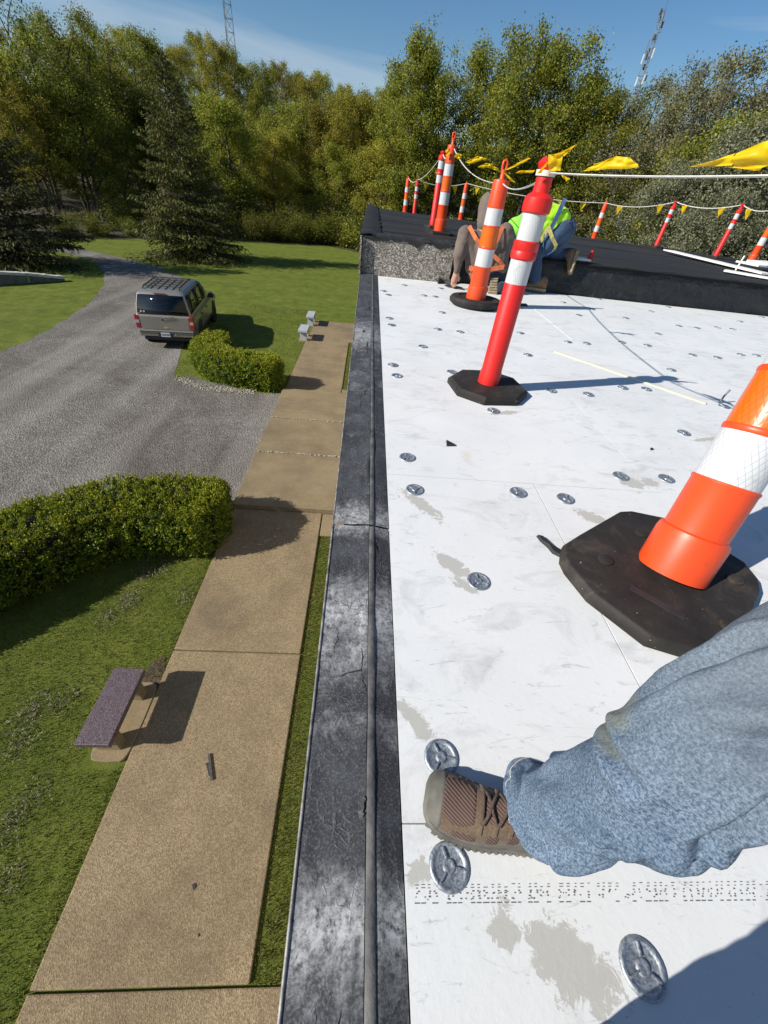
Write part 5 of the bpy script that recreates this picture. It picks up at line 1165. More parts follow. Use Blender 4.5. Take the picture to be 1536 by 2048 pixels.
        # roof rail
        b = MB(); b.tube([(s_*.60, -1.98, 1.87), (s_*.60, -1.9, 1.925), (s_*.60, -.3, 1.925), (s_*.60, -.2, 1.87)], .022, 8); b.build('roof_rail', MAT['trim'], t, sm=60)
    for y in (-1.80, -1.45, -1.10, -.75, -.40):
        b = MB(); b.box((0, y, 1.93), (1.20, .035, .022)); b.build('rack_bar', MAT['trim'], t, bevel=.006)
    for x in (-.36, -.12, .12, .36):
        b = MB(); b.box((x, -1.1, 1.871), (.03, 1.7, .014)); b.build('rack_slat', MAT['trim'], t)
    # tailgate panel, bumper, number plate, badge, wiper, brake light
    b = MB(); b.loft([[(-.82, -2.437, .66), (.82, -2.437, .66), (.84, -2.437, 1.10), (-.84, -2.437, 1.10)], [(-.79, -2.452, .68), (.79, -2.452, .68), (.81, -2.450, 1.085), (-.81, -2.450, 1.085)]]); tg = b.build('tailgate', MAT['paint'], t, bevel=.006)
    b = MB(); V = .50
    b.loft([[(-.95, -2.36, .42), (.95, -2.36, .42), (.95, -2.36, .66), (-.95, -2.36, .66)], [(-.90, -2.53, .45), (.90, -2.53, .45), (.92, -2.54, .65), (-.92, -2.54, .65)]]); bp = b.build('rear_bumper', MAT['paint'], t, bevel=.025, seg=2)
    b = MB(); b.box((0, -2.538, .615), (1.76, .012, .028)); b.box((0, -2.536, .555), (1.70, .012, .018)); b.build('bumper_groove', MAT['trim'], bp)
    b = MB(); b.box((0, -2.535, .515), (.60, .02, .15)); b.build('plate_recess', MAT['trim'], bp, bevel=.01)
    b = MB(); b.box((-.04, -2.551, .525), (.31, .008, .145)); pl = b.build('number_plate', MAT['plate'], bp)
    b = MB()
    for i in range(7):
        b.box((-.155+i*.04, -2.556, .525), (.022, .003, .062))
        if i % 2: b.box((-.155+i*.04+.006, -2.556, .50), (.03, .003, .014))
    b.build('plate_lettering', MAT['ink'], bp)
    b = MB(); b.box((.30, -2.552, .53), (.05, .008, .10)); b.box((.25, -2.552, .50), (.06, .008, .03)); b.build('tow_socket', MAT['chrome'], bp)
    b = MB(); b.add([(-.10, -2.458, .725), (-.035, -2.458, .725), (-.03, -2.458, .705), (.03, -2.458, .705), (.035, -2.458, .725), (.10, -2.458, .725), (.085, -2.458, .765), (.035, -2.458, .765), (.03, -2.458, .785), (-.03, -2.458, .785), (-.035, -2.458, .765), (-.085, -2.458, .765)], [tuple(range(12))]); b.build('badge', MAT['gold'], tg, fix=False)
    b = MB(); b.tube([(-.02, -2.47, 1.03), (.02, -2.475, 1.055), (.34, -2.47, 1.10)], .012, 6); b.lathe([(.001, 0), (.03, .0), (.03, .02), (.001, .022)], 10, Matrix.Translation((-.06, -2.455, 1.0)) @ Matrix.Rotation(math.pi/2, 4, 'X')); b.build('wiper', MAT['trim'], tg, sm=50)
    b = MB(); b.box((0, gyr(1.79)-.005, 1.795), (.42, .02, .028)); b.build('brake_light', MAT['lens_red'], t, bevel=.004)
    for x in (-.72, -.62):
        b = MB(); b.box((x, gyr(1.22)-.018, 1.235), (.055, .004, .05)); b.build('window_sticker', MAT['plate'], t)
    b = MB(); b.box((0, -1.0, .36), (1.6, 2.9, .10)); b.build('underbody', MAT['trim'], t)
    b = MB(); b.tube([(.45, -2.45, .36), (.45, -2.0, .36)], .035, 10); b.build('exhaust', MAT['chrome'], t, sm=50)
    return t
suv()

# ================================================================== BENCHES
def bench(label, x0, x1, y0, y1, top, mat, leg_mat, slab_label=None, th=.085, group=None):
    cx_, cy_ = (x0+x1)/2, (y0+y1)/2; t = thing('stone_bench', label, 'bench', (cx_, cy_, GZ), 0, group)
    b = MB(); b.box((cx_, cy_, top-th/2), (x1-x0, y1-y0, th)); b.build('seat', mat, t, True, bevel=.006, seg=2)
    for y in (y0+.15, y1-.15):
        b = MB(); b.box((cx_+.01, y, (GZ+.04+top-th)/2), ((x1-x0)*.72, .12, top-th-GZ-.04)); b.build('leg', leg_mat, t, True, bevel=.005)
    b = MB(); pts = []
    for k in range(40):
        a = 2*math.pi*k/40; c_, s_ = math.cos(a), math.sin(a); ex = .35
        pts.append((cx_+.03+math.copysign(abs(c_)**ex, c_)*(x1-x0)*.60+.015*mnoise.noise((k, 1, x0)), cy_+math.copysign(abs(s_)**ex, s_)*((y1-y0)/2+.03)+.02*mnoise.noise((k, 3, x0))))
    b.prism(pts, GZ-.02, GZ+.045); b.build('footing', MAT['slab'], t, True, bevel=.008)
    return t
bench('mauve speckled granite bench on a concrete footing beside the walk', -2.835, -2.475, 1.70, 2.57, GZ+.45, MAT['granite_mauve'], MAT['granite_dark'])
bench('light grey granite bench beside the walk, close to the hedge', -2.68, -2.31, 17.0, 17.87, GZ+.45, MAT['granite_grey'], MAT['granite_grey'])
bench('light grey granite bench at the end slab of the walk, away from the hedge', -2.64, -2.30, 19.17, 20.1, GZ+.45, MAT['granite_grey'], MAT['granite_grey'])
# grey weathered low wall with peeling white capping at the left lawn
lw = thing('timber_edging', 'low weathered grey timber wall with broken white capping under the dark spruce', 'low wall', (-17, 22, GZ))
p0, p1 = Vector(onz(130, 562, GZ)), Vector(onz(-60, 572, GZ)); p1 = p0+(p1-p0)*1.6
dv = (p1-p0); nl = dv.length; dv.normalize(); nr = Vector((dv.y, -dv.x, 0))
for k in range(4):
    a0, a1 = nl*k/4, nl*(k+1)/4-.03; hh0 = .10+.36*min(1, k/1.6); hh1 = .10+.36*min(1, (k+1)/1.6); b = MB(); A, B_ = p0+dv*a0, p0+dv*a1
    b.loft([[A-nr*.07, A+nr*.07, A+nr*.06+Vector((0, 0, hh0)), A-nr*.06+Vector((0, 0, hh0))], [B_-nr*.07, B_+nr*.07, B_+nr*.06+Vector((0, 0, hh1)), B_-nr*.06+Vector((0, 0, hh1))]]); b.build('plank', MAT['grey_wood'], lw, True, bevel=.01)
    b = MB(); A = A+Vector((0, 0, hh0+.004)); B_ = B_+Vector((0, 0, hh1+.004)); n_ = 10; rings = []
    for i in range(n_+1):
        p = A.lerp(B_, i/n_); w = .16+.05*mnoise.noise((i*.9, k, 1)); z = .06+.04*mnoise.noise((i*1.3, k, 4)); rings.append([p-nr*w, p+nr*w, p+nr*w*.9+Vector((0, 0, .05+z)), p-nr*w*.9+Vector((0, 0, .05+z))])
    b.loft(rings); b.build('capping', MAT['white_wood'], lw, True, sm=30)

# ================================================================== HEDGES
def hedge(label, path, hw, H, n, size, seed, lean=0.0):
    rng = np.random.default_rng(seed); P_ = np.array(path); seg = np.linalg.norm(np.diff(P_, axis=0), axis=1); cum = np.concatenate([[0], np.cumsum(seg)]); Lt = cum[-1]
    t = thing('clipped_hedge', label, 'hedge', (P_[0][0], P_[0][1], GZ))
    def frame(s_):
        s_ = np.clip(s_, 0, Lt); x = np.interp(s_, cum, P_[:, 0]); y = np.interp(s_, cum, P_[:, 1]); e = .25
        dx = np.interp(np.clip(s_+e, 0, Lt), cum, P_[:, 0])-np.interp(np.clip(s_-e, 0, Lt), cum, P_[:, 0]); dy = np.interp(np.clip(s_+e, 0, Lt), cum, P_[:, 1])-np.interp(np.clip(s_-e, 0, Lt), cum, P_[:, 1]); l = np.hypot(dx, dy)+1e-9
        return x, y, dx/l, dy/l
    # core
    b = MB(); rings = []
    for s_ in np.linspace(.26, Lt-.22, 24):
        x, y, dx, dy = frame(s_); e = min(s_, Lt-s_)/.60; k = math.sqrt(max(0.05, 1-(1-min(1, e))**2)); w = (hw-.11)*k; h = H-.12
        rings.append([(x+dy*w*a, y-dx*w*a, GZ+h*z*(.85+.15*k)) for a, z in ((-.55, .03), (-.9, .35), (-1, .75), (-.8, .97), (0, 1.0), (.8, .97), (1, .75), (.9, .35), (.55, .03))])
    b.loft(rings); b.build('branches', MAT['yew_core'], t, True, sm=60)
    # leaf sprays on the shell, a few inside
    PER = 13; n0 = n; n = n//PER
    s_ = rng.uniform(-.02, Lt+.02, n); s_[:n//9] = rng.uniform(0, .36, n//9); s_[n//9:n//7] = Lt-rng.uniform(0, .36, n//7-n//9); x, y, dx, dy = frame(s_); ph = rng.uniform(-1, 1, n)*(hw+H)      # walk along side - top - side
    e = np.minimum(s_, Lt-s_)/.35; k = np.sqrt(np.clip(1-(1-np.clip(e, 0, 1))**2, .0, 1))
    topm = np.abs(ph) < hw; lat = np.where(topm, ph/hw, np.sign(ph)); ver = np.where(topm, 1.0, 1-(np.abs(ph)-hw)/H)
    rnd = np.clip((np.abs(lat)-.72)/.28, 0, 1)*np.clip((ver-.72)/.28, 0, 1); lat = lat*(1-.16*rnd); ver = ver*(1-.13*rnd)
    # end caps: some sprays pulled onto the rounded ends
    lump = np.array([mnoise.noise((float(a)*2.6, float(b_)*2.4, seed)) for a, b_ in zip(s_, ph)])*.10+np.array([mnoise.noise((float(a)*9, float(b_)*8, seed+3)) for a, b_ in zip(s_, ph)])*.075
    dep = np.abs(rng.normal(0, .035, n)); rr = 1+lump-dep
    lat2 = np.where(k < .75, lat*rng.uniform(0, 1, n)**.5, lat)
    w = hw*np.maximum(k, .12)*rr*lat2; z = .03+(H-.03)*ver*(1+lump*.7-dep)*(.9+.1*k)
    und = np.where(ver < .35, .80+.20*ver/.35, 1.0)
    C = np.stack([x+dy*w*und+dx*0, y-dx*w*und, GZ+np.maximum(z, .02)], 1)
    out = np.stack([dy*lat, -dx*lat, np.where(topm, 1.3, .30)], 1); out += rng.normal(0, .25, out.shape); out /= np.linalg.norm(out, axis=1, keepdims=True)
    C = C+out*rng.uniform(-.045, .05, n)[:, None]
    C2 = np.repeat(C, PER, 0)+rng.normal(0, .028, (n*PER, 3))*(size/.048); D2 = np.repeat(out, PER, 0)+rng.normal(0, .45, (n*PER, 3)); nn_ = n*PER
    V1, F1 = quads_cloud(C2, rng.uniform(.8, 1.5, nn_)*size, rng.uniform(.5, .9, nn_)*size*.6, rng, dirs=D2)
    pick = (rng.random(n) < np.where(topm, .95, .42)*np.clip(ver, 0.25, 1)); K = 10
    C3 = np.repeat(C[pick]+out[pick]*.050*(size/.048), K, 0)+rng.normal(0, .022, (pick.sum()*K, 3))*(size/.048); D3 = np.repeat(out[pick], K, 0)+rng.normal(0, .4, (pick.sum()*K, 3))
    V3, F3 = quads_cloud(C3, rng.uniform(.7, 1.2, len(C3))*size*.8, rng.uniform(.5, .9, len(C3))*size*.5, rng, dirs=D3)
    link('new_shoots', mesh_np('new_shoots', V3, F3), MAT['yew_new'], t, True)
    me = mesh_np('foliage', V1, F1); o = link('foliage', me, MAT['yew'], t, True)
    return t
hedge('clipped yew hedge casting shadow on the walk near the mauve bench, curving beside the gravel', [(-2.28, 5.42), (-3.0, 5.47), (-3.9, 5.36), (-4.6, 4.95), (-5.25, 4.25), (-5.9, 3.45), (-6.7, 2.7)], .70, .92, 64000, .048, 3)
hedge('clipped yew hedge bending round behind the parked vehicle', [(-2.50, 12.33), (-3.3, 12.38), (-4.2, 12.52), (-4.85, 12.95), (-5.10, 13.6), (-4.95, 14.5)], .52, .86, 34000, .058, 5)

# ================================================================== GRASS BLADES NEAR THE BUILDING
def grass(name, regions, seed, kind='stuff', mat='grass'):
    rng = np.random.default_rng(seed); Cs = []; Ls = []
    for x0, x1, y0, y1, dens, L, excl in regions:
        n = int((x1-x0)*(y1-y0)*dens); p = np.stack([rng.uniform(x0, x1, n), rng.uniform(y0, y1, n)], 1); keep = np.ones(n, bool)
        for ex in excl: keep &= ~((p[:, 0] > ex[0]) & (p[:, 0] < ex[1]) & (p[:, 1] > ex[2]) & (p[:, 1] < ex[3]))
        p = p[keep]; Cs.append(p); Ls.append(rng.uniform(.5, 1.3, len(p))*L)
    P_ = np.concatenate(Cs); L = np.concatenate(Ls); n = len(P_); a = rng.uniform(0, 2*math.pi, n); tl = rng.uniform(.2, 1.1, n)
    base = np.stack([P_[:, 0], P_[:, 1], np.full(n, GZ-.004)], 1); w = np.stack([np.cos(a), np.sin(a), np.zeros(n)], 1)*(L*.075+.0012)[:, None]
    tip = base+np.stack([-np.sin(a)*np.sin(tl), np.cos(a)*np.sin(tl), np.cos(tl)], 1)*L[:, None]
    V = np.stack([base-w, base+w, tip], 1).reshape(-1, 3); F = np.arange(3*n).reshape(n, 3)
    o = link(name, mesh_np(name, V, F), MAT[mat]); props(o, kind=kind); return o
o = grass('grass', [(-5.6, -2.405, -1.2, 5.0, 3400, .042, [(-2.93, -2.39, 1.60, 2.66)]), (-2.52, -2.405, -1.2, 5.2, 2500, .05, [(-2.93, -2.39, 1.62, 2.64)])], 1)
props(o, 'short mown grass between the hedge, the bench and the walk', 'grass')
rng_ = np.random.default_rng(9); cl = [onz(px, py, GZ) for px, py in ((300, 1115), (320, 1140), (290, 1150), (265, 1195), (255, 1210), (215, 1240), (75, 1410), (130, 1405), (55, 1440), (40, 1490), (70, 1590), (20, 1650), (345, 1105), (375, 1190), (20, 1760))]
C = np.concatenate([np.stack([rng_.normal(c[0], .09, 150), rng_.normal(c[1], .11, 150), np.full(150, GZ+.03)], 1) for c in cl]); C = C[C[:, 0] < -2.45]
V, F = quads_cloud(C, rng_.uniform(.02, .06, len(C)), rng_.uniform(.006, .014, len(C)), rng_, up=np.array([0, 0, 1.0]), bias=.5)
props(link('dry_clippings', mesh_np('dry_clippings', V, F), MAT['straw']), 'pale dry clippings scattered on the grass near the mauve bench', 'clippings', kind='stuff')
o = grass('grass', [(-.645, -.10, .004, 5.57, 5200, .045, []), (-.635, -.10, 12.56, 17.4, 2200, .05, [])], 2, mat='moss'); props(o, 'narrow strip of mossy grass between the walk and the building wall', 'grass')
o = grass('grass', [(-6.2, -2.40, 12.4, 22, 420, .06, []), (-2.46, -2.39, 12.2, 20, 1500, .05, [(-2.75, -2.2, 16.9, 20.2)]), (-4.9, -4.4, 11.62, 11.95, 900, .06, [])], 4); props(o, 'lawn grass round the two grey benches', 'grass')

# ================================================================== TREES
class Tubes:
    def __init__(s): s.V = []; s.F = []; s.n = 0
    def add(s, pts, rad, sides=5):
        pts = np.asarray(pts, float); m = len(pts); t = np.gradient(pts, axis=0); t /= np.linalg.norm(t, axis=1, keepdims=True)+1e-9
        ref = np.array([0, 0, 1.0]) if abs(t[0][2]) < .9 else np.array([1.0, 0, 0]); x = np.cross(t, ref); x /= np.linalg.norm(x, axis=1, keepdims=True)+1e-9; y = np.cross(t, x)
        a = np.arange(sides)*2*math.pi/sides; r = np.asarray(rad)[:, None, None]
        v = pts[:, None, :]+r*(np.cos(a)[None, :, None]*x[:, None, :]+np.sin(a)[None, :, None]*y[:, None, :])
        s.V.append(v.reshape(-1, 3)); i = np.arange(m-1)[:, None]*sides; k = np.arange(sides)[None, :]; k2 = (k+1) % sides
        s.F.append((np.stack([i+k, i+k2, i+sides+k2, i+sides+k], -1).reshape(-1, 4))+s.n); s.n += m*sides
    def mesh(s, name): me = mesh_np(name, np.concatenate(s.V), np.concatenate(s.F)); smooth(me, None); return me
def gen_broadleaf(seed, H=14.0, W=4.5, cb=.28, limbs=16, leaves=11000, lsize=.20, up=.9, spread=.42, stems=1, trunk_r=.20, sparse=0.0):
    rng = np.random.default_rng(seed); T = Tubes(); terms = []
    for st in range(stems):
        a0 = rng.uniform(0, 6.28); lean = .0 if stems == 1 else .16
        n = 12; z = np.linspace(0, H*.97*(1 if st == 0 else rng.uniform(.75, .95)), n); wob = np.cumsum(rng.normal(0, .10, (n, 2)), 0)*np.linspace(0, 1, n)[:, None]
        tr = np.stack([wob[:, 0]+math.cos(a0)*lean*z, wob[:, 1]+math.sin(a0)*lean*z, z], 1)
        T.add(tr, trunk_r*(1-np.linspace(0, 1, n))**.8*(1 if stems == 1 else .7)+.02, 7)
        nl = limbs//stems
        for i in range(nl):
            u = cb+(0.96-cb)*((i+rng.uniform(0, .8))/nl); p = np.array([np.interp(u*(n-1), np.arange(n), tr[:, k]) for k in range(3)])
            v = (u-cb)/(1-cb); prof = (math.sin(math.pi*min(1, .18+.82*v))**.7)*(1-.15*v); L = W*prof*rng.uniform(.75, 1.2)+.5
            az = i*2.4+rng.uniform(-.4, .4); el = up*rng.uniform(.55, 1.1)*(.55+.5*v); d = np.array([math.cos(az)*math.cos(el), math.sin(az)*math.cos(el), math.sin(el)])
            m = 7; pts = [p]; dd = d.copy()
            for k in range(m-1):
                dd = dd+rng.normal(0, .13, 3)+np.array([0, 0, .07]); dd /= np.linalg.norm(dd); pts.append(pts[-1]+dd*L/(m-1))
            pts = np.array(pts); r0 = max(.02, trunk_r*.42*(1-u)**.6+.015); T.add(pts, r0*(1-np.linspace(0, 1, m))**.7+.008, 5)
            nsb = 9
            for j in range(nsb):
                w = rng.uniform(.25, 1.0); q = np.array([np.interp(w*(m-1), np.arange(m), pts[:, k]) for k in range(3)])
                sd = dd*.5+rng.normal(0, .75, 3)+np.array([0, 0, .25]); sd /= np.linalg.norm(sd); sl = L*rng.uniform(.18, .42)*(1.15-.5*w)
                mid = q+sd*sl*.5+rng.normal(0, .05, 3); e = q+sd*sl+np.array([0, 0, .10*sl]); T.add(np.array([q, mid, e]), np.array([.022, .014, .006]), 4)
                for f in (.45, .75, 1.0): terms.append((q+(e-q)*f, .55+.2*f))
                terms.append((e+rng.normal(0, .2, 3), .8))
    P_ = np.array([t[0] for t in terms]); wt = rng.gamma(1.2, 1.0, len(P_)); wt[rng.random(len(P_)) < sparse] = 0; wt /= wt.sum()
    idx = rng.choice(len(P_), leaves, p=wt); C = P_[idx]+rng.normal(0, spread, (leaves, 3))*np.array([1, 1, .8])
    C[:, 2] = np.maximum(C[:, 2], .4)
    V, F = quads_cloud(C, rng.uniform(.7, 1.5, leaves)*lsize, rng.uniform(.6, 1.1, leaves)*lsize*.72, rng)
    return T.mesh('trunk'), mesh_np('crown', V, F)
def gen_spruce(seed, H=9.4, R=3.0):
    rng = np.random.default_rng(seed); T = Tubes(); n = 10; z = np.linspace(0, H, n); T.add(np.stack([rng.normal(0, .03, n), rng.normal(0, .03, n), z], 1), .17*(1-z/H)+.015, 8)
    Cs = []; Ds = []; Ls = []; zz = .15
    while zz < H-.12:
        u = zz/H; L0 = R*(1-u)**.82*(1+.10*math.sin(zz*5)); nb = int(8+5*(1-u))
        for i in range(nb):
            az = rng.uniform(0, 6.28); L = L0*rng.uniform(.65, 1.12)+.12; el = .10+.55*u+rng.normal(0, .08); m = 6; s_ = np.linspace(0, 1, m)
            rad = np.array([math.cos(az), math.sin(az), 0]); zc = zz+L*(math.sin(el)*s_-(.36*(1-u))*s_**1.5+.10*s_**3); pts = rad[None]*L*s_[:, None]*math.cos(el*.6)+np.array([0, 0, 1])[None]*zc[:, None]
            T.add(pts, .030*(1-s_)*(1-u*.6)+.006, 4); k = int(26*L/R*4.6)+12
            w = rng.uniform(.10, 1, k)**.75; q = np.stack([np.interp(w, s_, pts[:, c]) for c in range(3)], 1); side = np.array([-rad[1], rad[0], 0]); sd = rng.choice([-1, 1], k)
            spread = rng.uniform(0, .34, k)*L*(1-w*.6); q = q+side[None]*(sd*spread)[:, None]; q[:, 2] -= rng.uniform(0, .22, k)*(.4+spread)
            d = rad[None]*.6+side[None]*(sd*.5)[:, None]+np.array([0, 0, -1])[None]*rng.uniform(.1, 1.0, k)[:, None]
            Cs.append(q); Ds.append(d); Ls.append(rng.uniform(.13, .34, k)*(.6+.4*(1-u)))
        zz += .19+.05*u
    C = np.concatenate(Cs); D = np.concatenate(Ds); L = np.concatenate(Ls); V, F = quads_cloud(C, L, L*.24, rng, dirs=D/np.linalg.norm(D, axis=1, keepdims=True))
    return T.mesh('trunk'), mesh_np('crown', V, F)
def gen_shrub(seed, H=3.0, W=1.8, leaves=4500, lsize=.15):
    rng = np.random.default_rng(seed); T = Tubes(); terms = []
    for i in range(16):
        az = rng.uniform(0, 6.28); el = rng.uniform(.5, 1.4); L = H*rng.uniform(.55, 1.0); m = 5; dd = np.array([math.cos(az)*math.cos(el)*W/H*1.3, math.sin(az)*math.cos(el)*W/H*1.3, math.sin(el)]); pts = [np.array([rng.normal(0, .15), rng.normal(0, .15), 0])]
        for k in range(m): pts.append(pts[-1]+(dd+rng.normal(0, .15, 3))*L/m)
        pts = np.array(pts); T.add(pts, .03*(1-np.linspace(0, 1, m+1))+.006, 4)
        for w in np.linspace(.2, 1, 8): terms.append(np.array([np.interp(w*m, np.arange(m+1), pts[:, k]) for k in range(3)]))
    P_ = np.array(terms); C = P_[rng.integers(0, len(P_), leaves)]+rng.normal(0, .32, (leaves, 3)); C[:, 2] = np.abs(C[:, 2])
    V, F = quads_cloud(C, rng.uniform(.7, 1.5, leaves)*lsize, rng.uniform(.6, 1.1, leaves)*lsize*.7, rng); return T.mesh('stems'), mesh_np('foliage', V, F)

ARCH = {
 'a': (gen_broadleaf(1, 14, 4.6, .30, 20, 24000, .150, 1.0, .31), 14), 'b': (gen_broadleaf(2, 14, 3.2, .22, 22, 21000, .145, 1.15, .28), 14),
 'c': (gen_broadleaf(3, 14, 5.2, .26, 20, 26000, .160, .85, .35), 14), 'd': (gen_broadleaf(4, 14, 4.4, .30, 22, 12000, .145, 1.05, .32, 2, .17, .25), 14),
 'e': (gen_broadleaf(5, 14, 4.2, .25, 24, 12000, .145, 1.1, .34, 3, .16, .30), 14), 'f': (gen_broadleaf(6, 14, 4.8, .12, 22, 25000, .17, .8, .44), 14),
 'g': (gen_broadleaf(7, 14, 4.4, .10, 24, 26000, .17, .75, .46), 14),
 's': (gen_shrub(8, 3.0, 1.8, 7500, .12), 3), 't': (gen_shrub(9, 3.4, 2.0, 7000, .115), 3.4)}
_used = {}
def plant(kind, x, y, top, mat, label, group=None, wide=1.0, name='woodland_tree', cat='tree', bark='bark', zb=None):
    (tm, cm), H0 = ARCH[kind]; zb = ground_z(x, y)-.05 if zb is None else zb; h = top-zb; s_ = h/H0
    t = thing(name, label, cat, (x, y, zb), random.uniform(0, 6.28), group); t.scale = (s_*wide, s_*wide, s_)
    key = (kind, bark); 
    if key not in _used: m2 = tm.copy() if any(k[0] == kind for k in _used) else tm; m2.materials.clear(); m2.materials.append(MAT[bark]); _used[key] = m2
    k2 = (kind, mat)
    if k2 not in _used: m3 = cm.copy() if any(k[0] == kind and k[1].startswith('leaf') for k in _used) else cm; m3.materials.clear(); m3.materials.append(MAT[mat]); _used[k2] = m3
    nm = ('trunk', 'crown') if kind not in 'st' else ('stems', 'foliage')
    for n_, me in zip(nm, (_used[key], _used[k2])): o = bpy.data.objects.new(n_, me); COL.objects.link(o); o.parent = t
    return t
def tree_px(kind, px, py, D, mat, label, group, wide=1.0, bark='bark'):
    q = at(px, py, D); return plant(kind, q[0], q[1], q[2], mat, label, group, wide, bark=bark)
LB = {'tall': ('tall broadleaf tree with fresh green leaves at the edge of the wood', 'green broadleaf trees at the edge of the wood'),
      'yel': ('yellowish green broadleaf tree in the wood behind the lawn', 'yellow green trees in the wood'),
      'sparse': ('thinly leafed tree with bare branches showing against the sky', 'thinly leafed trees in the wood'),
      'hill': ('distant broadleaf tree on the wooded hillside', 'trees on the wooded hillside'),
      'olive': ('olive brown tree just coming into leaf behind the black roof', 'olive trees behind the black roof'),
      'vine': ('pale grey green vine covered tree close behind the black roof', 'vine covered trees behind the black roof'),
      'under': ('dark leafy young tree filling the lower edge of the wood', 'young trees along the lower edge of the wood')}
LOOK = {'a': 'rounded', 'b': 'narrow upright', 'c': 'broad spreading', 'd': 'twin stemmed', 'e': 'many stemmed', 'f': 'full low branched', 'g': 'dense bushy'}
COLN = {'leaf_dark': 'dark', 'leaf_green': 'mid green', 'leaf_olive': 'olive', 'leaf_yellow': 'yellow green', 'leaf_pale': 'pale'}
def T_(k, *a, **kw):
    lab = LOOK[a[0]]+' '+LB[k][0] if k != 'under' else LOOK[a[0]]+' '+COLN[a[4]]+' '+LB[k][0].replace('dark leafy ', '')
    if k == 'hill': lab = LOOK[a[0]]+' '+COLN[a[4]]+' '+LB[k][0]
    return tree_px(*a[:5], lab, lab if False else LB[k][1], **kw)
# left group, beyond the drive
for a in (('e', -40, -30, 50, 'leaf_green'), ('e', 40, -25, 53, 'leaf_green'), ('d', 100, 40, 55, 'leaf_green'), ('e', 158, 30, 57, 'leaf_green'), ('d', 215, 78, 60, 'leaf_green')): T_('sparse', *a)
for a in (('c', -10, 130, 49, 'leaf_yellow'), ('a', 150, 120, 59, 'leaf_yellow'), ('c', 240, 150, 61, 'leaf_yellow'), ('a', 280, 75, 63, 'leaf_green'), ('b', 120, 170, 56, 'leaf_green'), ('c', 60, 220, 52, 'leaf_green')): T_('tall' if a[4] == 'leaf_green' else 'yel', *a)
# hillside behind
for i, (px, py) in enumerate(((-20, 60), (60, 60), (120, 70), (180, 62), (240, 70), (310, 95), (345, 88), (385, 80), (425, 95), (460, 102), (492, 132), (520, 145), (548, 138), (585, 148), (615, 150), (650, 160), (680, 180), (705, 192), (735, 198), (770, 190), (800, 185))):
    T_('hill', 'cfgc'[i % 4], px, py, 92+9*math.sin(i*2.1), ('leaf_yellow', 'leaf_green', 'leaf_yellow', 'leaf_green')[i % 4], wide=1.0)
for i, px in enumerate(range(-40, 800, 62)):
    T_('hill', 'fgcf'[i % 4], px, (170, 200, 215, 190)[i % 4]+(30 if px > 350 else 0), 74+6*math.sin(i*1.7), ('leaf_green', 'leaf_yellow')[i % 2], wide=1.05)
# middle of the wood
for a in (('b', 430, 205, 62, 'leaf_yellow'), ('b', 505, 190, 64, 'leaf_green'), ('f', 470, 260, 58, 'leaf_yellow'), ('g', 545, 235, 60, 'leaf_green'), ('b', 585, 215, 62, 'leaf_yellow'), ('f', 610, 265, 57, 'leaf_green'), ('c', 650, 225, 55, 'leaf_yellow'), ('c', 695, 208, 54, 'leaf_yellow'), ('a', 742, 195, 56, 'leaf_yellow')): T_('yel' if a[4] == 'leaf_yellow' else 'tall', *a)
# trees behind the raised roof
for a in (('b', 792, 150, 52, 'leaf_green'), ('b', 845, 78, 48, 'leaf_green'), ('b', 868, 120, 47, 'leaf_green'), ('d', 930, 118, 50, 'leaf_green'), ('a', 985, 104, 50, 'leaf_green'), ('c', 1060, 104, 47, 'leaf_green'), ('c', 1115, 112, 45, 'leaf_green'), ('a', 1165, 160, 47, 'leaf_green'), ('b', 1205, 170, 46, 'leaf_green'), ('a', 1250, 192, 44, 'leaf_green')): T_('tall', *a)
for a in (('e', 1330, 165, 43, 'leaf_olive'), ('d', 1385, 140, 42, 'leaf_olive'), ('e', 1440, 138, 41, 'leaf_olive'), ('e', 1495, 128, 40, 'leaf_olive'), ('d', 1545, 135, 38, 'leaf_olive'), ('e', 1640, 130, 38, 'leaf_olive'), ('d', 1290, 205, 46, 'leaf_olive')): T_('olive', *a, bark='bark_grey')
for a in (('f', 1480, 235, 33, 'leaf_green'), ('g', 1535, 270, 29, 'leaf_pale'), ('g', 1440, 330, 30, 'leaf_pale'), ('f', 1370, 330, 31, 'leaf_pale'), ('g', 1600, 250, 28, 'leaf_pale'), ('f', 1500, 390, 26, 'leaf_pale')): T_('vine', *a, bark='bark_grey')
for i in range(9):
    px_ = 1720+i*130; T_('olive' if i % 2 else 'tall', 'ecda'[i % 4], px_, 120+i*12, 38+3*math.sin(i*2.0), 'leaf_olive' if i % 2 else 'leaf_green', bark='bark_grey')
# second row that closes the gaps under the crowns
for i, px in enumerate(range(-60, 2400, 46)):
    hy = 359+.126*(px-748); py = hy-(70+38*math.sin(i*1.9)+(20 if px < 700 else 0)); D = 57+7*math.sin(i*2.7) if px < 1200 else 44+5*math.sin(i*2.7)
    T_('under', 'fg'[i % 2], px, py, D, ('leaf_dark', 'leaf_green', 'leaf_dark', 'leaf_yellow' if px < 1200 else 'leaf_dark', 'leaf_green' if px < 1200 else 'leaf_olive')[i % 5], wide=1.25)
for i, px in enumerate(range(-60, 1640, 58)):
    hy = 359+.126*(px-748); D0 = None
    q = at(px, hy+40, 40); x = q[0]; y = edge_y(x)+random.uniform(1.5, 4.5)
    if px < 230: continue
    plant('st'[i % 2], x*y/q[1], y, GZ+random.uniform(2.0, 3.8), ('leaf_dark', 'leaf_dark', 'leaf_green')[i % 3], 'dense leafy shrub at the foot of the wood', 'shrubs at the foot of the wood', 1.35, 'woodland_shrub', 'shrub')
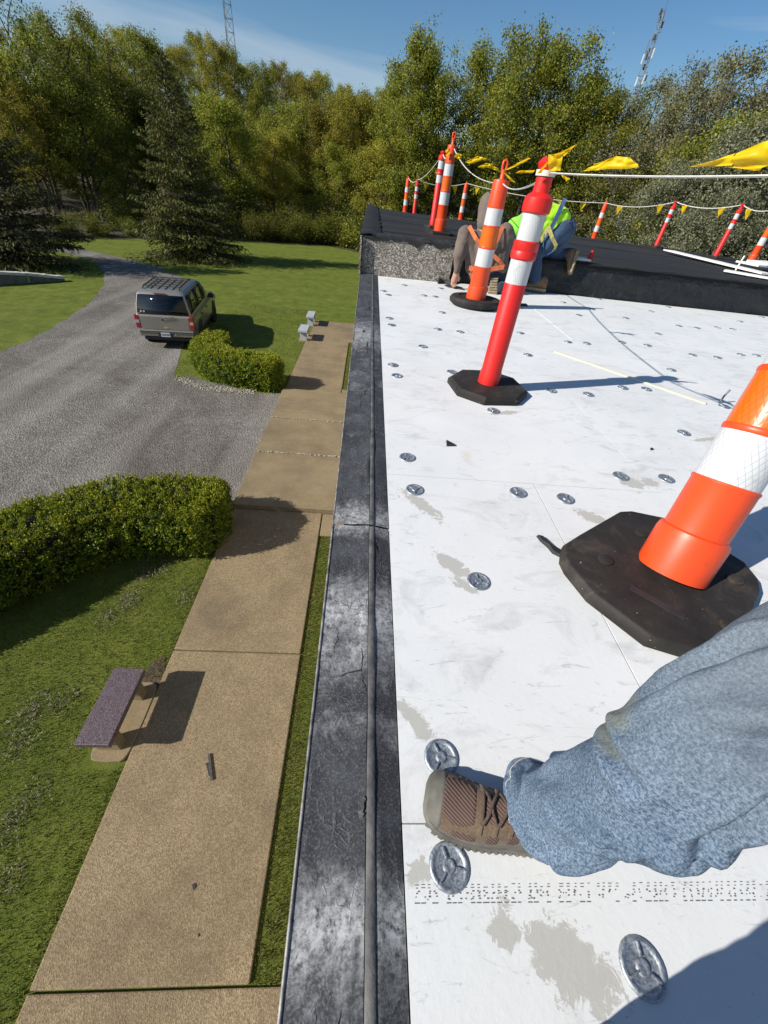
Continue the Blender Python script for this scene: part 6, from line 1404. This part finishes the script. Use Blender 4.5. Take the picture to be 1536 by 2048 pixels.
for i in range(20):
    x = -22+i*1.35+random.uniform(-.4, .4); y = edge_y(x)+random.uniform(.2, 1.5); plant('ts'[i % 2], x, y, GZ+random.uniform(1.2, 2.6), 'leaf_dark', 'low dark shrub along the edge of the mown lawn', 'low shrubs along the lawn edge', 1.3, 'lawn_edge_shrub', 'shrub')
# spruces
def spruce(label, px, py_base, py_top, seed, R_):
    b_ = onz(px, py_base, GZ); D = math.hypot(b_[0], b_[1]); 
    top = 5.0 if py_top is None else py_top
    t = thing('spruce_tree', label, 'tree', (b_[0], b_[1], GZ-.05)); tm, cm = gen_spruce(seed, top-GZ, R_)
    link('trunk', tm, MAT['bark'], t); link('crown', cm, MAT['spruce'], t); return t
spruce('tall dark spruce on the lawn between the parked vehicle and the wood', 392, 516, 5.3, 41, 3.8)
spruce('dark spruce with drooping branches beside the low white capped wall', 48, 527, 3.3, 42, 3.9)

# ================================================================== RADIO MASTS
def mast(label, x, y, zb, zt, w0, w1, gear, thick=.07):
    t = thing('radio_mast', label, 'mast', (x, y, zb)); n = int((zt-zb)/2.2); legs = [[] for _ in range(3)]
    for i in range(n+1):
        z = zb+(zt-zb)*i/n; w = w0+(w1-w0)*i/n
        for k in range(3): a = k*2*math.pi/3+.35; legs[k].append((x+math.cos(a)*w*.58, y+math.sin(a)*w*.58, z))
    for k in range(3): b = MB(); b.tube(legs[k], thick, 5); b.build('leg', MAT['tower_metal'], t, True)
    b = MB()
    for i in range(n):
        for k in range(3):
            a, c_ = legs[k], legs[(k+1) % 3]; b.tube([a[i], c_[i]], thick*.45, 4); b.tube([a[i], c_[i+1]] if i % 2 else [c_[i], a[i+1]], thick*.45, 4)
    b.build('lattice', MAT['tower_metal'], t, True)
    for kind, f, a, r in gear:
        z = zb+(zt-zb)*f; w = w0+(w1-w0)*f; cx_, cy_ = x+math.cos(a)*(w*.58+r), y+math.sin(a)*(w*.58+r); b = MB()
        if kind == 'panel': b.box((cx_, cy_, z), (.45, .3, 2.4)); b.build('antenna', MAT['antenna'], t, True, bevel=.05)
        elif kind == 'dark': b.box((cx_, cy_, z), (.6, .6, 1.4)); b.build('antenna', MAT['antenna_dark'], t, True, bevel=.05)
        elif kind == 'whip': b.tube([(cx_, cy_, z-1), (cx_, cy_, z+2.2)], .06, 5); b.tube([(x, y, z-.6), (cx_, cy_, z-.6)], .05, 4); b.build('antenna', MAT['antenna_dark'], t, True)
        elif kind == 'dish':
            d = Vector((math.cos(a), math.sin(a), 0)); b.lathe([(.001, -.15), (.5, -.05), (.8, .25), (.82, .5), (.001, .52)], 18, Matrix.Translation((cx_, cy_, z)) @ d.to_track_quat('Z', 'Y').to_matrix().to_4x4()); b.build('dish', MAT['antenna_dark'], t, True, sm=40)
            b = MB(); b.tube([(x, y, z+.9), (cx_+d.x*.3, cy_+d.y*.3, z+1.0)], .09, 5); b.build('bracket', MAT['antenna_dark'], t, True)
    return t
q = at(460, 90, 160); mast('grey lattice radio mast with a drum dish rising over the hillside trees', q[0], q[1], ground_z(q[0], q[1])-1, 46, 2.6, 1.5, [('dish', .805, -2.6, .6), ('dark', .905, -2.7, .5), ('whip', .94, -2.6, .5)], .10)
q = at(1270, 190, 230); gear = []
for i, f in enumerate((.63, .645, .66, .72, .755, .76, .78, .79, .80, .805, .86, .90, .93, .955, .985, .995)):
    gear.append((('panel', 'panel', 'dark', 'dark', 'panel', 'dark', 'panel', 'panel', 'dark', 'whip', 'dark', 'whip', 'dark', 'dark', 'dark', 'whip')[i], f, i*1.3-2.6, .5))
mast('tall dark lattice mast carrying many antennas beyond the trees behind the black roof', q[0], q[1], ground_z(q[0], q[1])-1, 54.5, 4.2, 1.0, gear, .12)
print('objects', len(bpy.data.objects), 'tris', sum(len(m.loops)-2*len(m.polygons) for m in bpy.data.meshes))
